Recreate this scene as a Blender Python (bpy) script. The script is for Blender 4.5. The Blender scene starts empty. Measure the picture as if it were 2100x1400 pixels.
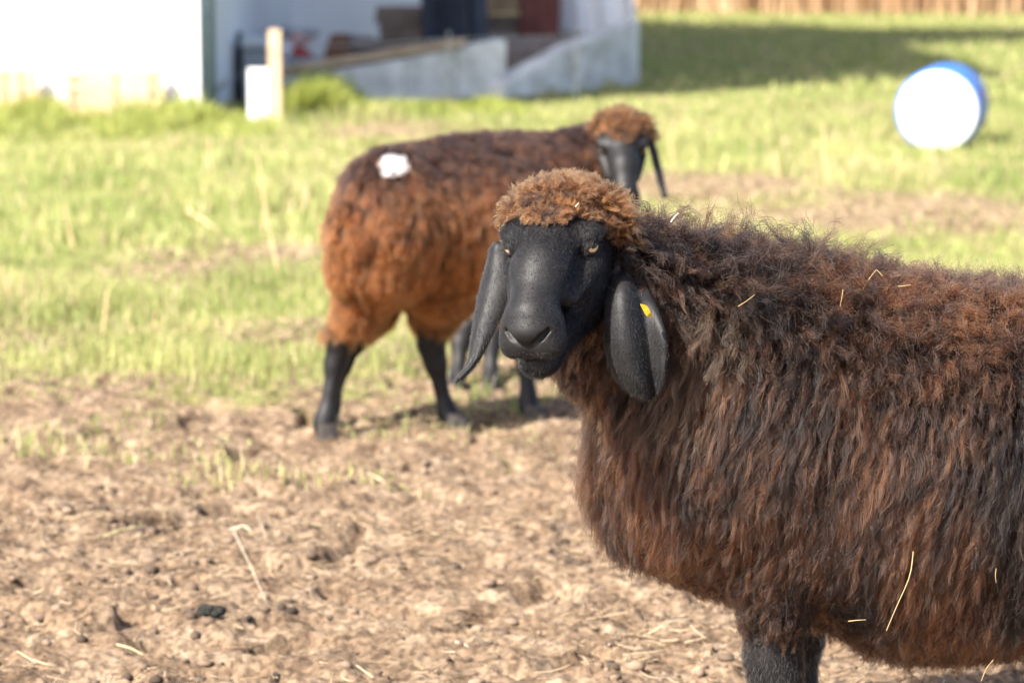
import bpy, math, random
import numpy as np
from mathutils import Vector, Matrix

TEST = globals().get('TEST', {})
SC = bpy.context.scene
COL = SC.collection
RNG = np.random.default_rng(7)
random.seed(7)

# ------------------------------------------------------------------ camera
CAM_H, FPX, PITCH = 1.25, 6000.0, math.atan(820 / 6000.0)
cd = bpy.data.cameras.new('camera')
cam = bpy.data.objects.new('camera', cd)
COL.objects.link(cam)
cam.location = (0, 0, CAM_H)
cam.rotation_euler = (math.pi / 2 - PITCH, 0, 0)
cd.sensor_width = 36.0
cd.lens = 36.0 * FPX / 2100.0
cd.clip_start = 0.1
cd.clip_end = 2000
cd.dof.use_dof = True
cd.dof.focus_distance = 3.97
cd.dof.aperture_fstop = 5.6
SC.camera = cam

# ------------------------------------------------------------------ sky and sun
SUN_EL = math.radians(43)
SUN_H = np.array([0.68, 0.73]); SUN_H /= np.linalg.norm(SUN_H)
world = bpy.data.worlds.new('World'); SC.world = world
world.use_nodes = True
wt = world.node_tree
for n in list(wt.nodes): wt.nodes.remove(n)
sky = wt.nodes.new('ShaderNodeTexSky'); sky.sky_type = 'NISHITA'; sky.sun_disc = False
sky.sun_elevation = SUN_EL; sky.air_density = .5; sky.dust_density = 2.2; sky.ozone_density = .2
sky.sun_rotation = math.atan2(-SUN_H[0], -SUN_H[1])
bg = wt.nodes.new('ShaderNodeBackground'); bg.inputs['Strength'].default_value = 0.14
wo = wt.nodes.new('ShaderNodeOutputWorld')
wt.links.new(sky.outputs[0], bg.inputs[0]); wt.links.new(bg.outputs[0], wo.inputs[0])
sd = bpy.data.lights.new('sun', 'SUN'); sd.energy = 5.0; sd.angle = math.radians(0.53); sd.color = (1.0, 0.95, 0.87)
sun = bpy.data.objects.new('sun', sd); COL.objects.link(sun)
sdir = Vector((SUN_H[0] * math.cos(SUN_EL), SUN_H[1] * math.cos(SUN_EL), -math.sin(SUN_EL)))
sun.rotation_euler = sdir.to_track_quat('-Z', 'Y').to_euler()
sun.location = (-8, -5, 12)
SC.view_settings.view_transform = 'Standard'
SC.view_settings.look = 'None'
SC.view_settings.exposure = 1.6
SC.view_settings.gamma = 1.0
SC.cycles.max_bounces = 8
SC.cycles.transparent_max_bounces = 8
SC.cycles.sample_clamp_indirect = 6.0
SC.cycles_curves.shape = 'RIBBONS'
SC.cycles_curves.subdivisions = 2

# ------------------------------------------------------------------ pixel helpers
FWD = np.array([0, math.cos(PITCH), -math.sin(PITCH)])
UPV = np.array([0, math.sin(PITCH), math.cos(PITCH)])
RGT = np.array([1.0, 0, 0])
CPOS = np.array([0, 0, CAM_H])
def ray(px, py):
    return FWD + RGT * ((px - 1050) / FPX) - UPV * ((py - 700) / FPX)
def at(px, py, Y):                      # the point at world depth Y seen at a photo pixel
    r = ray(px, py); return CPOS + r * (Y / r[1])
def gnd(px, py, z=0.0):                 # the point on the ground seen at a photo pixel
    r = ray(px, py); return CPOS + r * ((z - CAM_H) / r[2])
def nrm(v):
    v = np.asarray(v, float); return v / np.maximum(np.linalg.norm(v, axis=-1, keepdims=True), 1e-12)

# ------------------------------------------------------------------ objects
def tag(o, label=None, cat=None, group=None, kind=None):
    if label: o['label'] = label
    if cat: o['category'] = cat
    if group: o['group'] = group
    if kind: o['kind'] = kind
    return o
def empty(name, loc, label=None, cat=None, group=None):
    o = bpy.data.objects.new(name, None); COL.objects.link(o); o.location = tuple(loc)
    o.empty_display_size = 0.05
    return tag(o, label, cat, group)
def link(name, data, mat, parent=None):
    o = bpy.data.objects.new(name, data); COL.objects.link(o)
    if mat is not None:
        data.materials.clear(); data.materials.append(mat)
    if parent is not None:
        o.parent = parent; o.matrix_parent_inverse = Matrix.Translation(-parent.location)
    return o
def mesh_np(name, V, F, smooth=False, attrs=None):
    V = np.asarray(V, np.float32); F = np.asarray(F, np.int32)
    k = F.shape[1]
    me = bpy.data.meshes.new(name)
    me.vertices.add(len(V)); me.vertices.foreach_set('co', V.ravel())
    me.loops.add(F.size); me.loops.foreach_set('vertex_index', F.ravel())
    me.polygons.add(len(F)); me.polygons.foreach_set('loop_start', np.arange(0, F.size, k, dtype=np.int32))
    me.polygons.foreach_set('loop_total', np.full(len(F), k, np.int32))
    if smooth: me.polygons.foreach_set('use_smooth', np.ones(len(F), bool))
    for an, (typ, val) in (attrs or {}).items():
        a = me.attributes.new(an, typ, 'POINT')
        a.data.foreach_set('color' if typ == 'FLOAT_COLOR' else 'value', np.asarray(val, np.float32).ravel())
    me.update(calc_edges=True); me.validate()
    return me
class MB:                               # collects simple solids in one mesh
    def __init__(s): s.v = []; s.f = []
    def add(s, v, f):
        o = len(s.v); s.v += [tuple(map(float, p)) for p in v]; s.f += [tuple(i + o for i in q) for q in f]; return s
    def prism(s, a, b):                 # two rings of the same length, joined and capped
        n = len(a)
        return s.add(list(a) + list(b), [tuple(range(n))[::-1], tuple(range(n, 2 * n))] +
                     [(i, (i + 1) % n, n + (i + 1) % n, n + i) for i in range(n)])
    def box(s, lo, hi):
        (x0, y0, z0), (x1, y1, z1) = lo, hi
        return s.prism([(x0, y0, z0), (x1, y0, z0), (x1, y1, z0), (x0, y1, z0)], [(x0, y0, z1), (x1, y0, z1), (x1, y1, z1), (x0, y1, z1)])
    def tube(s, pts, rad, n=8):
        pts = np.asarray(pts, float); m = len(pts)
        rad = np.broadcast_to(np.asarray(rad, float), (m,))
        T = nrm(np.gradient(pts, axis=0)); ref = np.array([0.31, 0.2, 0.93]) if abs(T[0][2]) < .9 else np.array([1., .1, 0])
        rings = []
        for i in range(m):
            u = nrm(np.cross(T[i], ref)); w = np.cross(T[i], u)
            rings.append([pts[i] + rad[i] * (math.cos(t) * u + math.sin(t) * w) for t in np.linspace(0, 2 * math.pi, n, endpoint=False)])
        v = [p for r in rings for p in r]
        f = [(i * n + j, i * n + (j + 1) % n, (i + 1) * n + (j + 1) % n, (i + 1) * n + j) for i in range(m - 1) for j in range(n)]
        f += [tuple(range(n))[::-1], tuple(range((m - 1) * n, m * n))]
        return s.add(v, f)
    def build(s, name, mat, parent=None, bevel=0, smooth=False):
        me = bpy.data.meshes.new(name); me.from_pydata(s.v, [], s.f); me.update()
        if smooth:
            me.polygons.foreach_set('use_smooth', np.ones(len(me.polygons), bool))
        o = link(name, me, mat, parent)
        if bevel:
            b = o.modifiers.new('bevel', 'BEVEL'); b.width = bevel; b.segments = 2; b.limit_method = 'ANGLE'
        return o

# ------------------------------------------------------------------ noise
def _h(i, seed):
    n = (i[..., 0].astype(np.int64) * 374761393 + i[..., 1].astype(np.int64) * 668265263 + (i[..., 2].astype(np.int64) * 2147483647 if i.shape[-1] > 2 else 0) + seed * 1274126177) & 0xFFFFFFFF
    n = ((n ^ (n >> 13)) * 1274126177) & 0xFFFFFFFF
    n = (n ^ (n >> 16)) & 0xFFFFFF
    return n / float(0xFFFFFF)
def vnoise(p, seed=0):
    p = np.asarray(p, float); i = np.floor(p).astype(np.int64); f = p - i; f = f * f * (3 - 2 * f)
    d = p.shape[-1]; out = 0
    for c in range(2 ** d):
        o = np.array([(c >> k) & 1 for k in range(d)])
        w = np.prod(np.where(o, f, 1 - f), axis=-1)
        out = out + w * _h(i + o, seed)
    return out
def fbm(p, seed=0, oct=4, gain=.5):
    a, s, t = 1., 0., 0.
    p = np.asarray(p, float)
    for k in range(oct):
        s = s + a * vnoise(p * 2 ** k + 17.3 * k, seed + k); t += a; a *= gain
    return s / t
def sstep(a, b, x):
    t = np.clip((np.asarray(x, float) - a) / (b - a), 0, 1); return t * t * (3 - 2 * t)

# ------------------------------------------------------------------ materials
def mat_new(name):
    m = bpy.data.materials.new(name); m.use_nodes = True
    nt = m.node_tree; b = nt.nodes['Principled BSDF']
    return m, nt, b
def pbr(name, c1, c2=None, scale=8, rough=.7, bump=0., bscale=None, detail=5, spec=.4, metal=0, lo=.35, hi=.65):
    m, nt, b = mat_new(name)
    b.inputs['Roughness'].default_value = rough; b.inputs['Metallic'].default_value = metal
    b.inputs['Specular IOR Level'].default_value = spec
    b.inputs['Base Color'].default_value = (*c1, 1)
    tc = nt.nodes.new('ShaderNodeTexCoord')
    if c2 is not None:
        nz = nt.nodes.new('ShaderNodeTexNoise'); nz.inputs['Scale'].default_value = scale; nz.inputs['Detail'].default_value = detail
        cr = nt.nodes.new('ShaderNodeValToRGB')
        cr.color_ramp.elements[0].position = lo; cr.color_ramp.elements[1].position = hi
        cr.color_ramp.elements[0].color = (*c1, 1); cr.color_ramp.elements[1].color = (*c2, 1)
        nt.links.new(tc.outputs['Object'], nz.inputs['Vector']); nt.links.new(nz.outputs['Fac'], cr.inputs[0]); nt.links.new(cr.outputs[0], b.inputs['Base Color'])
    if bump:
        n2 = nt.nodes.new('ShaderNodeTexNoise'); n2.inputs['Scale'].default_value = bscale or scale * 4; n2.inputs['Detail'].default_value = 6
        bp = nt.nodes.new('ShaderNodeBump'); bp.inputs['Strength'].default_value = bump; bp.inputs['Distance'].default_value = .01
        nt.links.new(tc.outputs['Object'], n2.inputs['Vector']); nt.links.new(n2.outputs['Fac'], bp.inputs['Height']); nt.links.new(bp.outputs[0], b.inputs['Normal'])
    return m
def blade_mat(name, rough=.6, transl=.35):
    m, nt, b = mat_new(name)
    at_ = nt.nodes.new('ShaderNodeAttribute'); at_.attribute_name = 'tint'
    nt.links.new(at_.outputs['Color'], b.inputs['Base Color']); b.inputs['Roughness'].default_value = rough
    b.inputs['Specular IOR Level'].default_value = .3
    tr = nt.nodes.new('ShaderNodeBsdfTranslucent'); nt.links.new(at_.outputs['Color'], tr.inputs['Color'])
    mx = nt.nodes.new('ShaderNodeMixShader'); mx.inputs[0].default_value = transl
    nt.links.new(b.outputs[0], mx.inputs[1]); nt.links.new(tr.outputs[0], mx.inputs[2])
    nt.links.new(mx.outputs[0], nt.nodes['Material Output'].inputs['Surface'])
    return m
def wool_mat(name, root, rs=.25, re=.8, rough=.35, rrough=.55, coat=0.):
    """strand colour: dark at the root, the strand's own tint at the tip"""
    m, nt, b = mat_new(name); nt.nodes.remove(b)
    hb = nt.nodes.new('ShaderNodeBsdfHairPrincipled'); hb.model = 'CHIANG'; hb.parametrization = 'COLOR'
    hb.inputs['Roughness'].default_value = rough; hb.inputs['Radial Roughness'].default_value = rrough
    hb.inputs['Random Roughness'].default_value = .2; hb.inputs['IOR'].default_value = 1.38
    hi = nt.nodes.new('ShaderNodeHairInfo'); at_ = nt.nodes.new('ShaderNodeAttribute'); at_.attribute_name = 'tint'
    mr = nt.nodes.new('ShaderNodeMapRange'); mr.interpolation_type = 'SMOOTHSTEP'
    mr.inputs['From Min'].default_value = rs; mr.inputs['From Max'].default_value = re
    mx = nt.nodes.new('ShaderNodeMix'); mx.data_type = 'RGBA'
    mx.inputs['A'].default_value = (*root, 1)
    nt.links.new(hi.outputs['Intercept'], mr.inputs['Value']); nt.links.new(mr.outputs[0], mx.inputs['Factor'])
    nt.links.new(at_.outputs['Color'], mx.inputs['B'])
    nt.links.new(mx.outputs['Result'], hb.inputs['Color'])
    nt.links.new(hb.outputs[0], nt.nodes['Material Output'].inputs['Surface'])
    return m

# ------------------------------------------------------------------ signed distance modelling
def smin(a, b, k):
    h = np.maximum(k - np.abs(a - b), 0) / k; return np.minimum(a, b) - h * h * k * .25
class SDF:
    def __init__(s): s.ops = []
    def ell(s, c, r, R=None, k=.03, sub=False):
        s.ops.append(('e', np.asarray(c, float), np.asarray(r, float), None if R is None else np.asarray(R, float), k, sub)); return s
    def cone(s, a, b, ra, rb, k=.03, sub=False, flat=None):
        s.ops.append(('c', np.asarray(a, float), np.asarray(b, float), (ra, rb), k, sub)); return s
    def path(s, pts, rads, k=.02, sub=False):
        for i in range(len(pts) - 1): s.cone(pts[i], pts[i + 1], rads[i], rads[i + 1], k, sub)
        return s
    def __call__(s, P):
        d = np.full(len(P), 1e3)
        for op in s.ops:
            if op[0] == 'e':
                q = P - op[1]
                if op[3] is not None: q = q @ op[3].T
                k0 = np.linalg.norm(q / op[2], axis=1); k1 = np.linalg.norm(q / op[2] ** 2, axis=1)
                e = k0 * (k0 - 1) / np.maximum(k1, 1e-9)
            else:
                ab = op[2] - op[1]; L2 = ab @ ab
                t = np.clip(((P - op[1]) @ ab) / L2, 0, 1)
                e = np.linalg.norm(P - op[1] - t[:, None] * ab, axis=1) - (op[3][0] + t * (op[3][1] - op[3][0]))
            k, sub = op[4], op[5]
            d = -smin(-d, e, k) if sub else smin(d, e, k)
        return d
def chunked(f, P, n=300000):
    return np.concatenate([f(P[i:i + n]) for i in range(0, len(P), n)]) if len(P) else np.zeros(0)
def grad(f, P, e=1e-3):
    k = np.array([[1, -1, -1], [-1, -1, 1], [-1, 1, -1], [1, 1, 1]], float)
    return nrm(sum(kk * chunked(f, P + e * kk)[:, None] for kk in k))
def surface(f, lo, hi, h, B=8):
    lo = np.asarray(lo, float); nb = np.ceil((np.asarray(hi) - lo) / h / B).astype(int); n = nb * B + 1
    ci = np.stack(np.meshgrid(*[np.arange(k) for k in nb], indexing='ij'), -1).reshape(-1, 3)
    cdst = chunked(f, lo + (ci + .5) * B * h)
    D = np.repeat(np.repeat(np.repeat(cdst.reshape(nb), B, 0), B, 1), B, 2)
    D = np.pad(D, ((0, 1),) * 3, mode='edge').astype(np.float32)
    act = ci[np.abs(cdst) < B * h * 1.6]
    loc = np.stack(np.meshgrid(*[np.arange(B + 1)] * 3, indexing='ij'), -1).reshape(-1, 3)
    for j in range(0, len(act), 400):
        ii = (act[j:j + 400, None, :] * B + loc[None]).reshape(-1, 3)
        D[ii[:, 0], ii[:, 1], ii[:, 2]] = f(lo + ii * h)
    S = D < 0
    c = np.zeros(n - 1, int)
    for a in (0, 1):
        for b in (0, 1):
            for e in (0, 1): c += S[a:n[0] - 1 + a, b:n[1] - 1 + b, e:n[2] - 1 + e]
    cells = np.argwhere((c > 0) & (c < 8))
    idx = np.full(n - 1, -1, np.int64); idx[cells[:, 0], cells[:, 1], cells[:, 2]] = np.arange(len(cells))
    acc = np.zeros((len(cells), 3)); cnt = np.zeros(len(cells))
    offs = [(a, b, e) for a in (0, 1) for b in (0, 1) for e in (0, 1)]
    for o in offs:
        for ax in range(3):
            if o[ax]: continue
            p = list(o); p[ax] = 1
            A = D[cells[:, 0] + o[0], cells[:, 1] + o[1], cells[:, 2] + o[2]]
            Bv = D[cells[:, 0] + p[0], cells[:, 1] + p[1], cells[:, 2] + p[2]]
            m = (A < 0) != (Bv < 0)
            t = np.where(m, A / np.where(m, A - Bv, 1), 0)
            q = np.tile(np.array(o, float), (len(cells), 1)); q[:, ax] += t
            acc[m] += q[m]; cnt[m] += 1
    V = lo + (cells + acc / cnt[:, None]) * h
    Fs = []
    for ax in range(3):
        u, w = (ax + 1) % 3, (ax + 2) % 3
        sl0 = [slice(None)] * 3; sl1 = [slice(None)] * 3
        sl0[ax] = slice(0, -1); sl1[ax] = slice(1, None)
        e = np.argwhere(S[tuple(sl0)] != S[tuple(sl1)])
        e = e[(e[:, u] > 0) & (e[:, w] > 0) & (e[:, u] < n[u] - 1) & (e[:, w] < n[w] - 1)]
        def g(du, dw):
            q = e.copy(); q[:, u] -= du; q[:, w] -= dw; return idx[q[:, 0], q[:, 1], q[:, 2]]
        quad = np.stack([g(1, 1), g(0, 1), g(0, 0), g(1, 0)], 1)
        ins = S[e[:, 0], e[:, 1], e[:, 2]]
        quad[~ins] = quad[~ins][:, ::-1]
        Fs.append(quad)
    F = np.concatenate(Fs); F = F[(F >= 0).all(1)]
    for _ in range(2):
        d = chunked(f, V); V = V - np.clip(d, -h, h)[:, None] * grad(f, V, h * .4) * .8
    return V, F

# ------------------------------------------------------------------ hair strands
def sample_roots(V, F, N, n, weight=None, rng=RNG):
    T = np.concatenate([F[:, [0, 1, 2]], F[:, [0, 2, 3]]]) if F.shape[1] == 4 else F
    a, b, c = V[T[:, 0]], V[T[:, 1]], V[T[:, 2]]
    A = np.linalg.norm(np.cross(b - a, c - a), axis=1)
    if weight is not None: A = A * weight((a + b + c) / 3)
    t = rng.choice(len(T), n, p=A / A.sum())
    r1, r2 = rng.random(n), rng.random(n); q = np.sqrt(r1)
    w = np.stack([1 - q, q * (1 - r2), q * r2], 1)
    P = (V[T[t]] * w[..., None]).sum(1); Nn = nrm((N[T[t]] * w[..., None]).sum(1))
    return P, Nn
def locks(P, N, L, flow, lift, m, spread, clump=.8, wave=.006, wfreq=1.5, frizz=.003, npts=9, sag=.3, curl=0., cfreq=2.5, lvar=.25, rng=RNG):
    """for every lock root a bent guide, then m strands gathered to it; returns (n*m, npts, 3) and the lock index"""
    n = len(P); s = np.linspace(0, 1, npts)
    L = np.broadcast_to(L, (n,)).astype(float); lift = np.broadcast_to(lift, (n,)).astype(float)
    spread = np.broadcast_to(spread, (n,)).astype(float); clump = np.broadcast_to(clump, (n,)).astype(float); frizz = np.broadcast_to(frizz, (n,)).astype(float)
    G = np.zeros((n, npts, 3)); G[:, 0] = P; ds = L / (npts - 1)
    g = np.array([0, 0, -1.])
    for i in range(1, npts):
        u = (i - .5) / (npts - 1)
        d = nrm(N * (lift * (1 - u) ** 1.2 + .05)[:, None] + flow + g * sag * u)
        G[:, i] = G[:, i - 1] + d * ds[:, None]
    d0 = nrm(G[:, -1] - P); b1 = nrm(np.cross(d0, rng.normal(size=(n, 3)))); b2 = np.cross(d0, b1)
    ph = rng.random(n) * 6.283; fq = wfreq * (0.7 + .6 * rng.random(n))
    th = 6.283 * fq[:, None] * s + ph[:, None]; env = (s ** .8)[None]
    wv = wave * (.5 + rng.random(n))
    G += (wv[:, None] * env * np.sin(th))[..., None] * b1[:, None] + (.7 * wv[:, None] * env * np.cos(th * .9))[..., None] * b2[:, None]
    if curl:
        th = 6.283 * cfreq * s[None] * (.8 + .4 * rng.random(n))[:, None] + rng.random(n)[:, None] * 6.283
        e2 = np.minimum(1, s * 3)[None]
        G += curl * ((np.cos(th) * e2)[..., None] * b1[:, None] + (np.sin(th) * e2)[..., None] * b2[:, None])
    li = np.repeat(np.arange(n), m); M = n * m
    t1 = nrm(np.cross(N, rng.normal(size=(n, 3)))); t2 = np.cross(N, t1)
    rr = np.sqrt(rng.random(M)) * spread[li]; aa = rng.random(M) * 6.283
    O = t1[li] * (rr * np.cos(aa))[:, None] + t2[li] * (rr * np.sin(aa))[:, None]
    k = 1 - lvar * rng.random(M)
    S = P[li][:, None] + (G[li] - P[li][:, None]) * k[:, None, None]
    S += O[:, None] * (1 - clump[li][:, None] * (s ** .7)[None])[:, :, None]
    fr = frizz[li] * (.4 + 1.2 * rng.random(M) ** 2)
    for q in (1., 2.3):
        v = rng.normal(size=(M, 3)) * fr[:, None] / q
        S += v[:, None] * (s * np.sin(6.283 * q * (s[None] * (.8 + .5 * rng.random(M)[:, None])) + 6.283 * rng.random(M)[:, None]))[..., None]
    return S, li
def hair_object(name, S, tint, r0, r1, mat, parent, taper=1.):
    n, p, _ = S.shape
    cu = bpy.data.hair_curves.new(name)
    cu.add_curves([p] * n)
    cu.attributes['position'].data.foreach_set('vector', S.astype(np.float32).ravel())
    s = np.linspace(0, 1, p) ** taper
    rad = np.broadcast_to((r0 + (r1 - r0) * s)[None], (n, p)).astype(np.float32)
    ra = cu.attributes.get('radius') or cu.attributes.new('radius', 'FLOAT', 'POINT')
    ra.data.foreach_set('value', rad.ravel())
    ta = cu.attributes.new('tint', 'FLOAT_COLOR', 'CURVE')
    ta.data.foreach_set('color', np.concatenate([tint, np.ones((n, 1))], 1).astype(np.float32).ravel())
    return link(name, cu, mat, parent)

def mixc(a, b, t): return np.asarray(a)[None] * (1 - t[:, None]) + np.asarray(b)[None] * t[:, None]

# ================================================================== GROUND
def ground_height(x, y):
    p = np.stack([x, y], -1)
    near_ = sstep(14, 9, y) * sstep(3, 4, y)
    dirt = 1 - grass_mask(x, y)
    h = .035 * (fbm(p * .9, 40, 2) - .5)
    lump = fbm(p * 7, 41, 3) - .5
    h = h + near_ * (.022 * lump + dirt * (.046 * (fbm(p * 17, 45, 3, .6) - .5) + .022 * np.abs(fbm(p * 46, 49, 2) - .5)))
    pits = sstep(.66, .82, vnoise(p * 11 + 1.6 * fbm(p * 6, 53, 2)[:, None] + 3, 52))                          # hoof marks
    h = h - near_ * dirt * .036 * pits
    return h
def grass_mask(x, y):
    """1 where grass grows, 0 on the trodden earth"""
    p = np.stack([x, y], -1)
    e = y + 2.6 * (fbm(p * 1.6, 60, 4) - .5) + .5 * (fbm(p * 7, 66, 2) - .5) * 2 - .25 * sstep(-.4, -1.6, x)
    e = e + .25 * sstep(-1.0, -1.5, x)
    return sstep(7.9, 9.2, e)
def axis(a, b, step, lo, hi, grow):
    c = list(np.arange(a, b, step)); s = step
    while c[-1] < hi: s *= grow; c.append(c[-1] + s)
    s = step
    while c[0] > lo: s *= grow; c.insert(0, c[0] - s)
    return np.array(c)
gx = axis(-1.75, 1.75, .0085, -400, 400, 1.13); gy = axis(4.45, 9.3, .0085, -60, 900, 1.10)
GX, GY = np.meshgrid(gx, gy, indexing='ij')
GZ = ground_height(GX.ravel(), GY.ravel())
gi = np.arange(len(gx) * len(gy)).reshape(len(gx), len(gy))
GF = np.stack([gi[:-1, :-1], gi[1:, :-1], gi[1:, 1:], gi[:-1, 1:]], -1).reshape(-1, 4)
def ground_material():
    m, nt, b = mat_new('ground_earth_and_turf'); N = nt.nodes.new; Lk = nt.links.new
    tc = N('ShaderNodeTexCoord'); ga = N('ShaderNodeAttribute'); ga.attribute_name = 'grassy'
    def noise(sc, det=5, rough=.55):
        n = N('ShaderNodeTexNoise'); n.inputs['Scale'].default_value = sc; n.inputs['Detail'].default_value = det; n.inputs['Roughness'].default_value = rough
        Lk(tc.outputs['Object'], n.inputs['Vector']); return n
    def ramp(src, stops):
        r = N('ShaderNodeValToRGB'); e = r.color_ramp.elements
        while len(e) < len(stops): e.new(.5)
        for q, (p, c) in zip(e, stops): q.position = p; q.color = (*c, 1)
        Lk(src, r.inputs[0]); return r
    n1 = noise(9, 8, .65); dirt = ramp(n1.outputs['Fac'], [(.30, (.115, .080, .055)), (.46, (.215, .150, .098)), (.60, (.295, .218, .150)), (.75, (.38, .295, .210))])
    n2 = noise(65, 4); d2 = ramp(n2.outputs['Fac'], [(.38, (.42, .40, .38)), (.62, (1.1, 1.08, 1.05))])
    mm = N('ShaderNodeMix'); mm.data_type = 'RGBA'; mm.blend_type = 'MULTIPLY'; mm.inputs['Factor'].default_value = 1
    Lk(dirt.outputs[0], mm.inputs['A']); Lk(d2.outputs[0], mm.inputs['B'])
    n3 = noise(2.2, 6, .6); turf = ramp(n3.outputs['Fac'], [(.30, (.10, .125, .030)), (.5, (.175, .195, .055)), (.68, (.30, .265, .12))])
    mx = N('ShaderNodeMix'); mx.data_type = 'RGBA'
    Lk(ga.outputs['Fac'], mx.inputs['Factor']); Lk(mm.outputs['Result'], mx.inputs['A']); Lk(turf.outputs[0], mx.inputs['B'])
    Lk(mx.outputs['Result'], b.inputs['Base Color'])
    b.inputs['Roughness'].default_value = .95; b.inputs['Specular IOR Level'].default_value = .12
    n4 = noise(120, 5, .7); bp = N('ShaderNodeBump'); bp.inputs['Strength'].default_value = .7; bp.inputs['Distance'].default_value = .012
    Lk(n4.outputs['Fac'], bp.inputs['Height']); Lk(bp.outputs[0], b.inputs['Normal'])
    return m
gm = mesh_np('ground', np.stack([GX.ravel(), GY.ravel(), GZ], 1), GF, True, {'grassy': ('FLOAT', grass_mask(GX.ravel(), GY.ravel()))})
tag(link('ground', gm, ground_material()), kind='structure')

# ================================================================== FARM BUILDINGS
M_WHITE = pbr('white_render', (.80, .80, .78), (.74, .74, .72), 3, .8, .15, 40)
M_WALLB = pbr('white_barn_cladding', (.86, .86, .86), (.80, .80, .81), 2, .7, .1, 30)
M_PIPE = pbr('grey_blue_pipe', (.10, .16, .20), (.14, .20, .24), 8, .5)
M_ROOF = pbr('roof_tile', (.16, .07, .05), (.22, .10, .07), 6, .8, .3)
M_CONC = pbr('concrete', (.42, .42, .40), (.68, .68, .66), 5, .9, .4, 30)
M_WOOD = pbr('weathered_timber', (.36, .25, .16), (.48, .36, .25), 7, .85, .3, 50)
M_PALE = pbr('pale_new_timber', (.42, .30, .18), (.54, .40, .26), 6, .8, .2, 40)
M_DARK = pbr('dark_rubber', (.02, .02, .022), (.035, .035, .04), 10, .7)
M_NAVY = pbr('navy_tarpaulin', (.012, .016, .030), (.028, .034, .055), 5, .6, .4, 14)
M_RED = pbr('dark_red_brown', (.085, .022, .018), (.13, .04, .03), 6, .7)
M_SHEET = pbr('white_sheet', (.74, .75, .76), (.66, .67, .69), 3, .6, .4, 8)
M_BROWN = pbr('brown_logs', (.16, .075, .04), (.28, .14, .08), 12, .9, .4)
M_SLAB = pbr('grey_brown_slab', (.17, .13, .11), (.26, .21, .18), 9, .9, .4)
M_GREY = pbr('grey_plastic', (.30, .32, .34), (.36, .38, .40), 5, .6)
M_GREYD = pbr('dark_gap_grey', (.10, .105, .11), (.14, .145, .15), 4, .7)  # the gap's darkness put into a board's colour
M_BLUE = pbr('blue_plastic', (.02, .10, .38), (.03, .14, .46), 6, .35)
M_LID = pbr('white_plastic', (.56, .58, .60), (.50, .52, .55), 5, .4)
M_METAL = pbr('galvanised_steel', (.45, .46, .47), (.55, .56, .57), 20, .4, metal=.7)

# white house: its sunlit gable faces the field
HX, HY = at(408, 100, 20.5)[0], 20.5
house = empty('white_house', (HX - 4, HY, 0), 'white rendered farmhouse wall in full sun with plain facade', 'house')
m = MB(); m.box((HX - 9, HY, -.3), (HX, 36, 9.0)); m.build('wall', M_WHITE, house)
m = MB(); m.prism([(HX - 9.5, HY - .3, 8.95), (HX + .35, HY - .3, 8.95), (HX - 4.5, HY - .3, 11.6)], [(HX - 9.5, 36.5, 8.95), (HX + .35, 36.5, 8.95), (HX - 4.5, 36.5, 11.6)])
m.build('roof', M_ROOF, house)
m = MB(); m.tube([(HX + .06, HY + .08, 8.9), (HX + .06, HY + .08, 2.5), (HX + .06, HY + .08, .02)], .045, 12); m.build('drainpipe', M_PIPE, house, smooth=True)
m = MB(); m.box((HX - 9.02, HY - .03, -.3), (HX - .05, HY - .002, .30)); m.build('plinth', M_WHITE, house)

# barn behind, in the house's shade
BY = 29.0
bx0, bx1 = at(447, 60, BY)[0], at(868, 60, BY)[0]
barn = empty('barn', ((bx0 + bx1) / 2, BY, 0), 'pale grey-white barn wall standing in shade behind the yard', 'barn')
m = MB(); m.box((bx0, BY, -.3), (bx1, 34, 10.0)); m.build('wall', M_WALLB, barn)
m = MB(); m.prism([(bx0 - .3, BY - .4, 9.95), (bx1 + .3, BY - .4, 9.95), (bx1 + .3, BY + 2.4, 11.4), (bx0 - .3, BY + 2.4, 11.4)], [(bx0 - .3, 34.4, 9.95), (bx1 + .3, 34.4, 9.95), (bx1 + .3, 34.3, 10.1), (bx0 - .3, 34.3, 10.1)]); m.build('roof', M_ROOF, barn)
for k in range(7):
    x = bx0 + .9 + k * (bx1 - bx0 - 1.4) / 6
    m = MB(); m.box((x - .02, BY - .012, .3), (x + .02, BY - .002, 9.8)); m.build('cladding_batten', M_WALLB, barn)
m = MB(); x = at(428, 60, 26)[0]; m.box((x - .10, 26, -.1), (x + .05, 26.15, 3.6)); po = m.build('timber_pillar', M_WOOD); tag(po, 'tall weathered timber pillar beside the white house corner', 'pillar')

# concrete yard walls
def wall_prism(pts, thick, name, mat, label, cat='wall'):
    """pts: list of (px, Y, ztop) along the wall's face"""
    e = empty(name, (*at(pts[0][0], 150, pts[0][1])[:2], 0), label, cat)
    for i in range(len(pts) - 1):
        (xa, Ya, za), (xb, Yb, zb) = pts[i], pts[i + 1]
        a = at(xa, 150, Ya); b = at(xb, 150, Yb); a[2] = b[2] = 0
        d = nrm(b - a); nn = np.array([-d[1], d[0], 0]) * thick; g = d * .006
        a = a + g; b = b - g
        m = MB(); m.prism([a + (0, 0, -.3), b + (0, 0, -.3), b + (0, 0, zb), a + (0, 0, za)], [a + nn + (0, 0, -.3), b + nn + (0, 0, -.3), b + nn + (0, 0, zb), a + nn + (0, 0, za)])
        m.build('concrete_panel', mat, e, bevel=.01)
    return e
wall_l = wall_prism([(578, 22.6, .20), (720, 22.9, .27), (830, 23.2, .33), (935, 23.5, .40), (1040, 23.8, .46)], .18, 'yard_wall', M_CONC, 'low grey concrete yard wall with a plank laid along its top')
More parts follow.
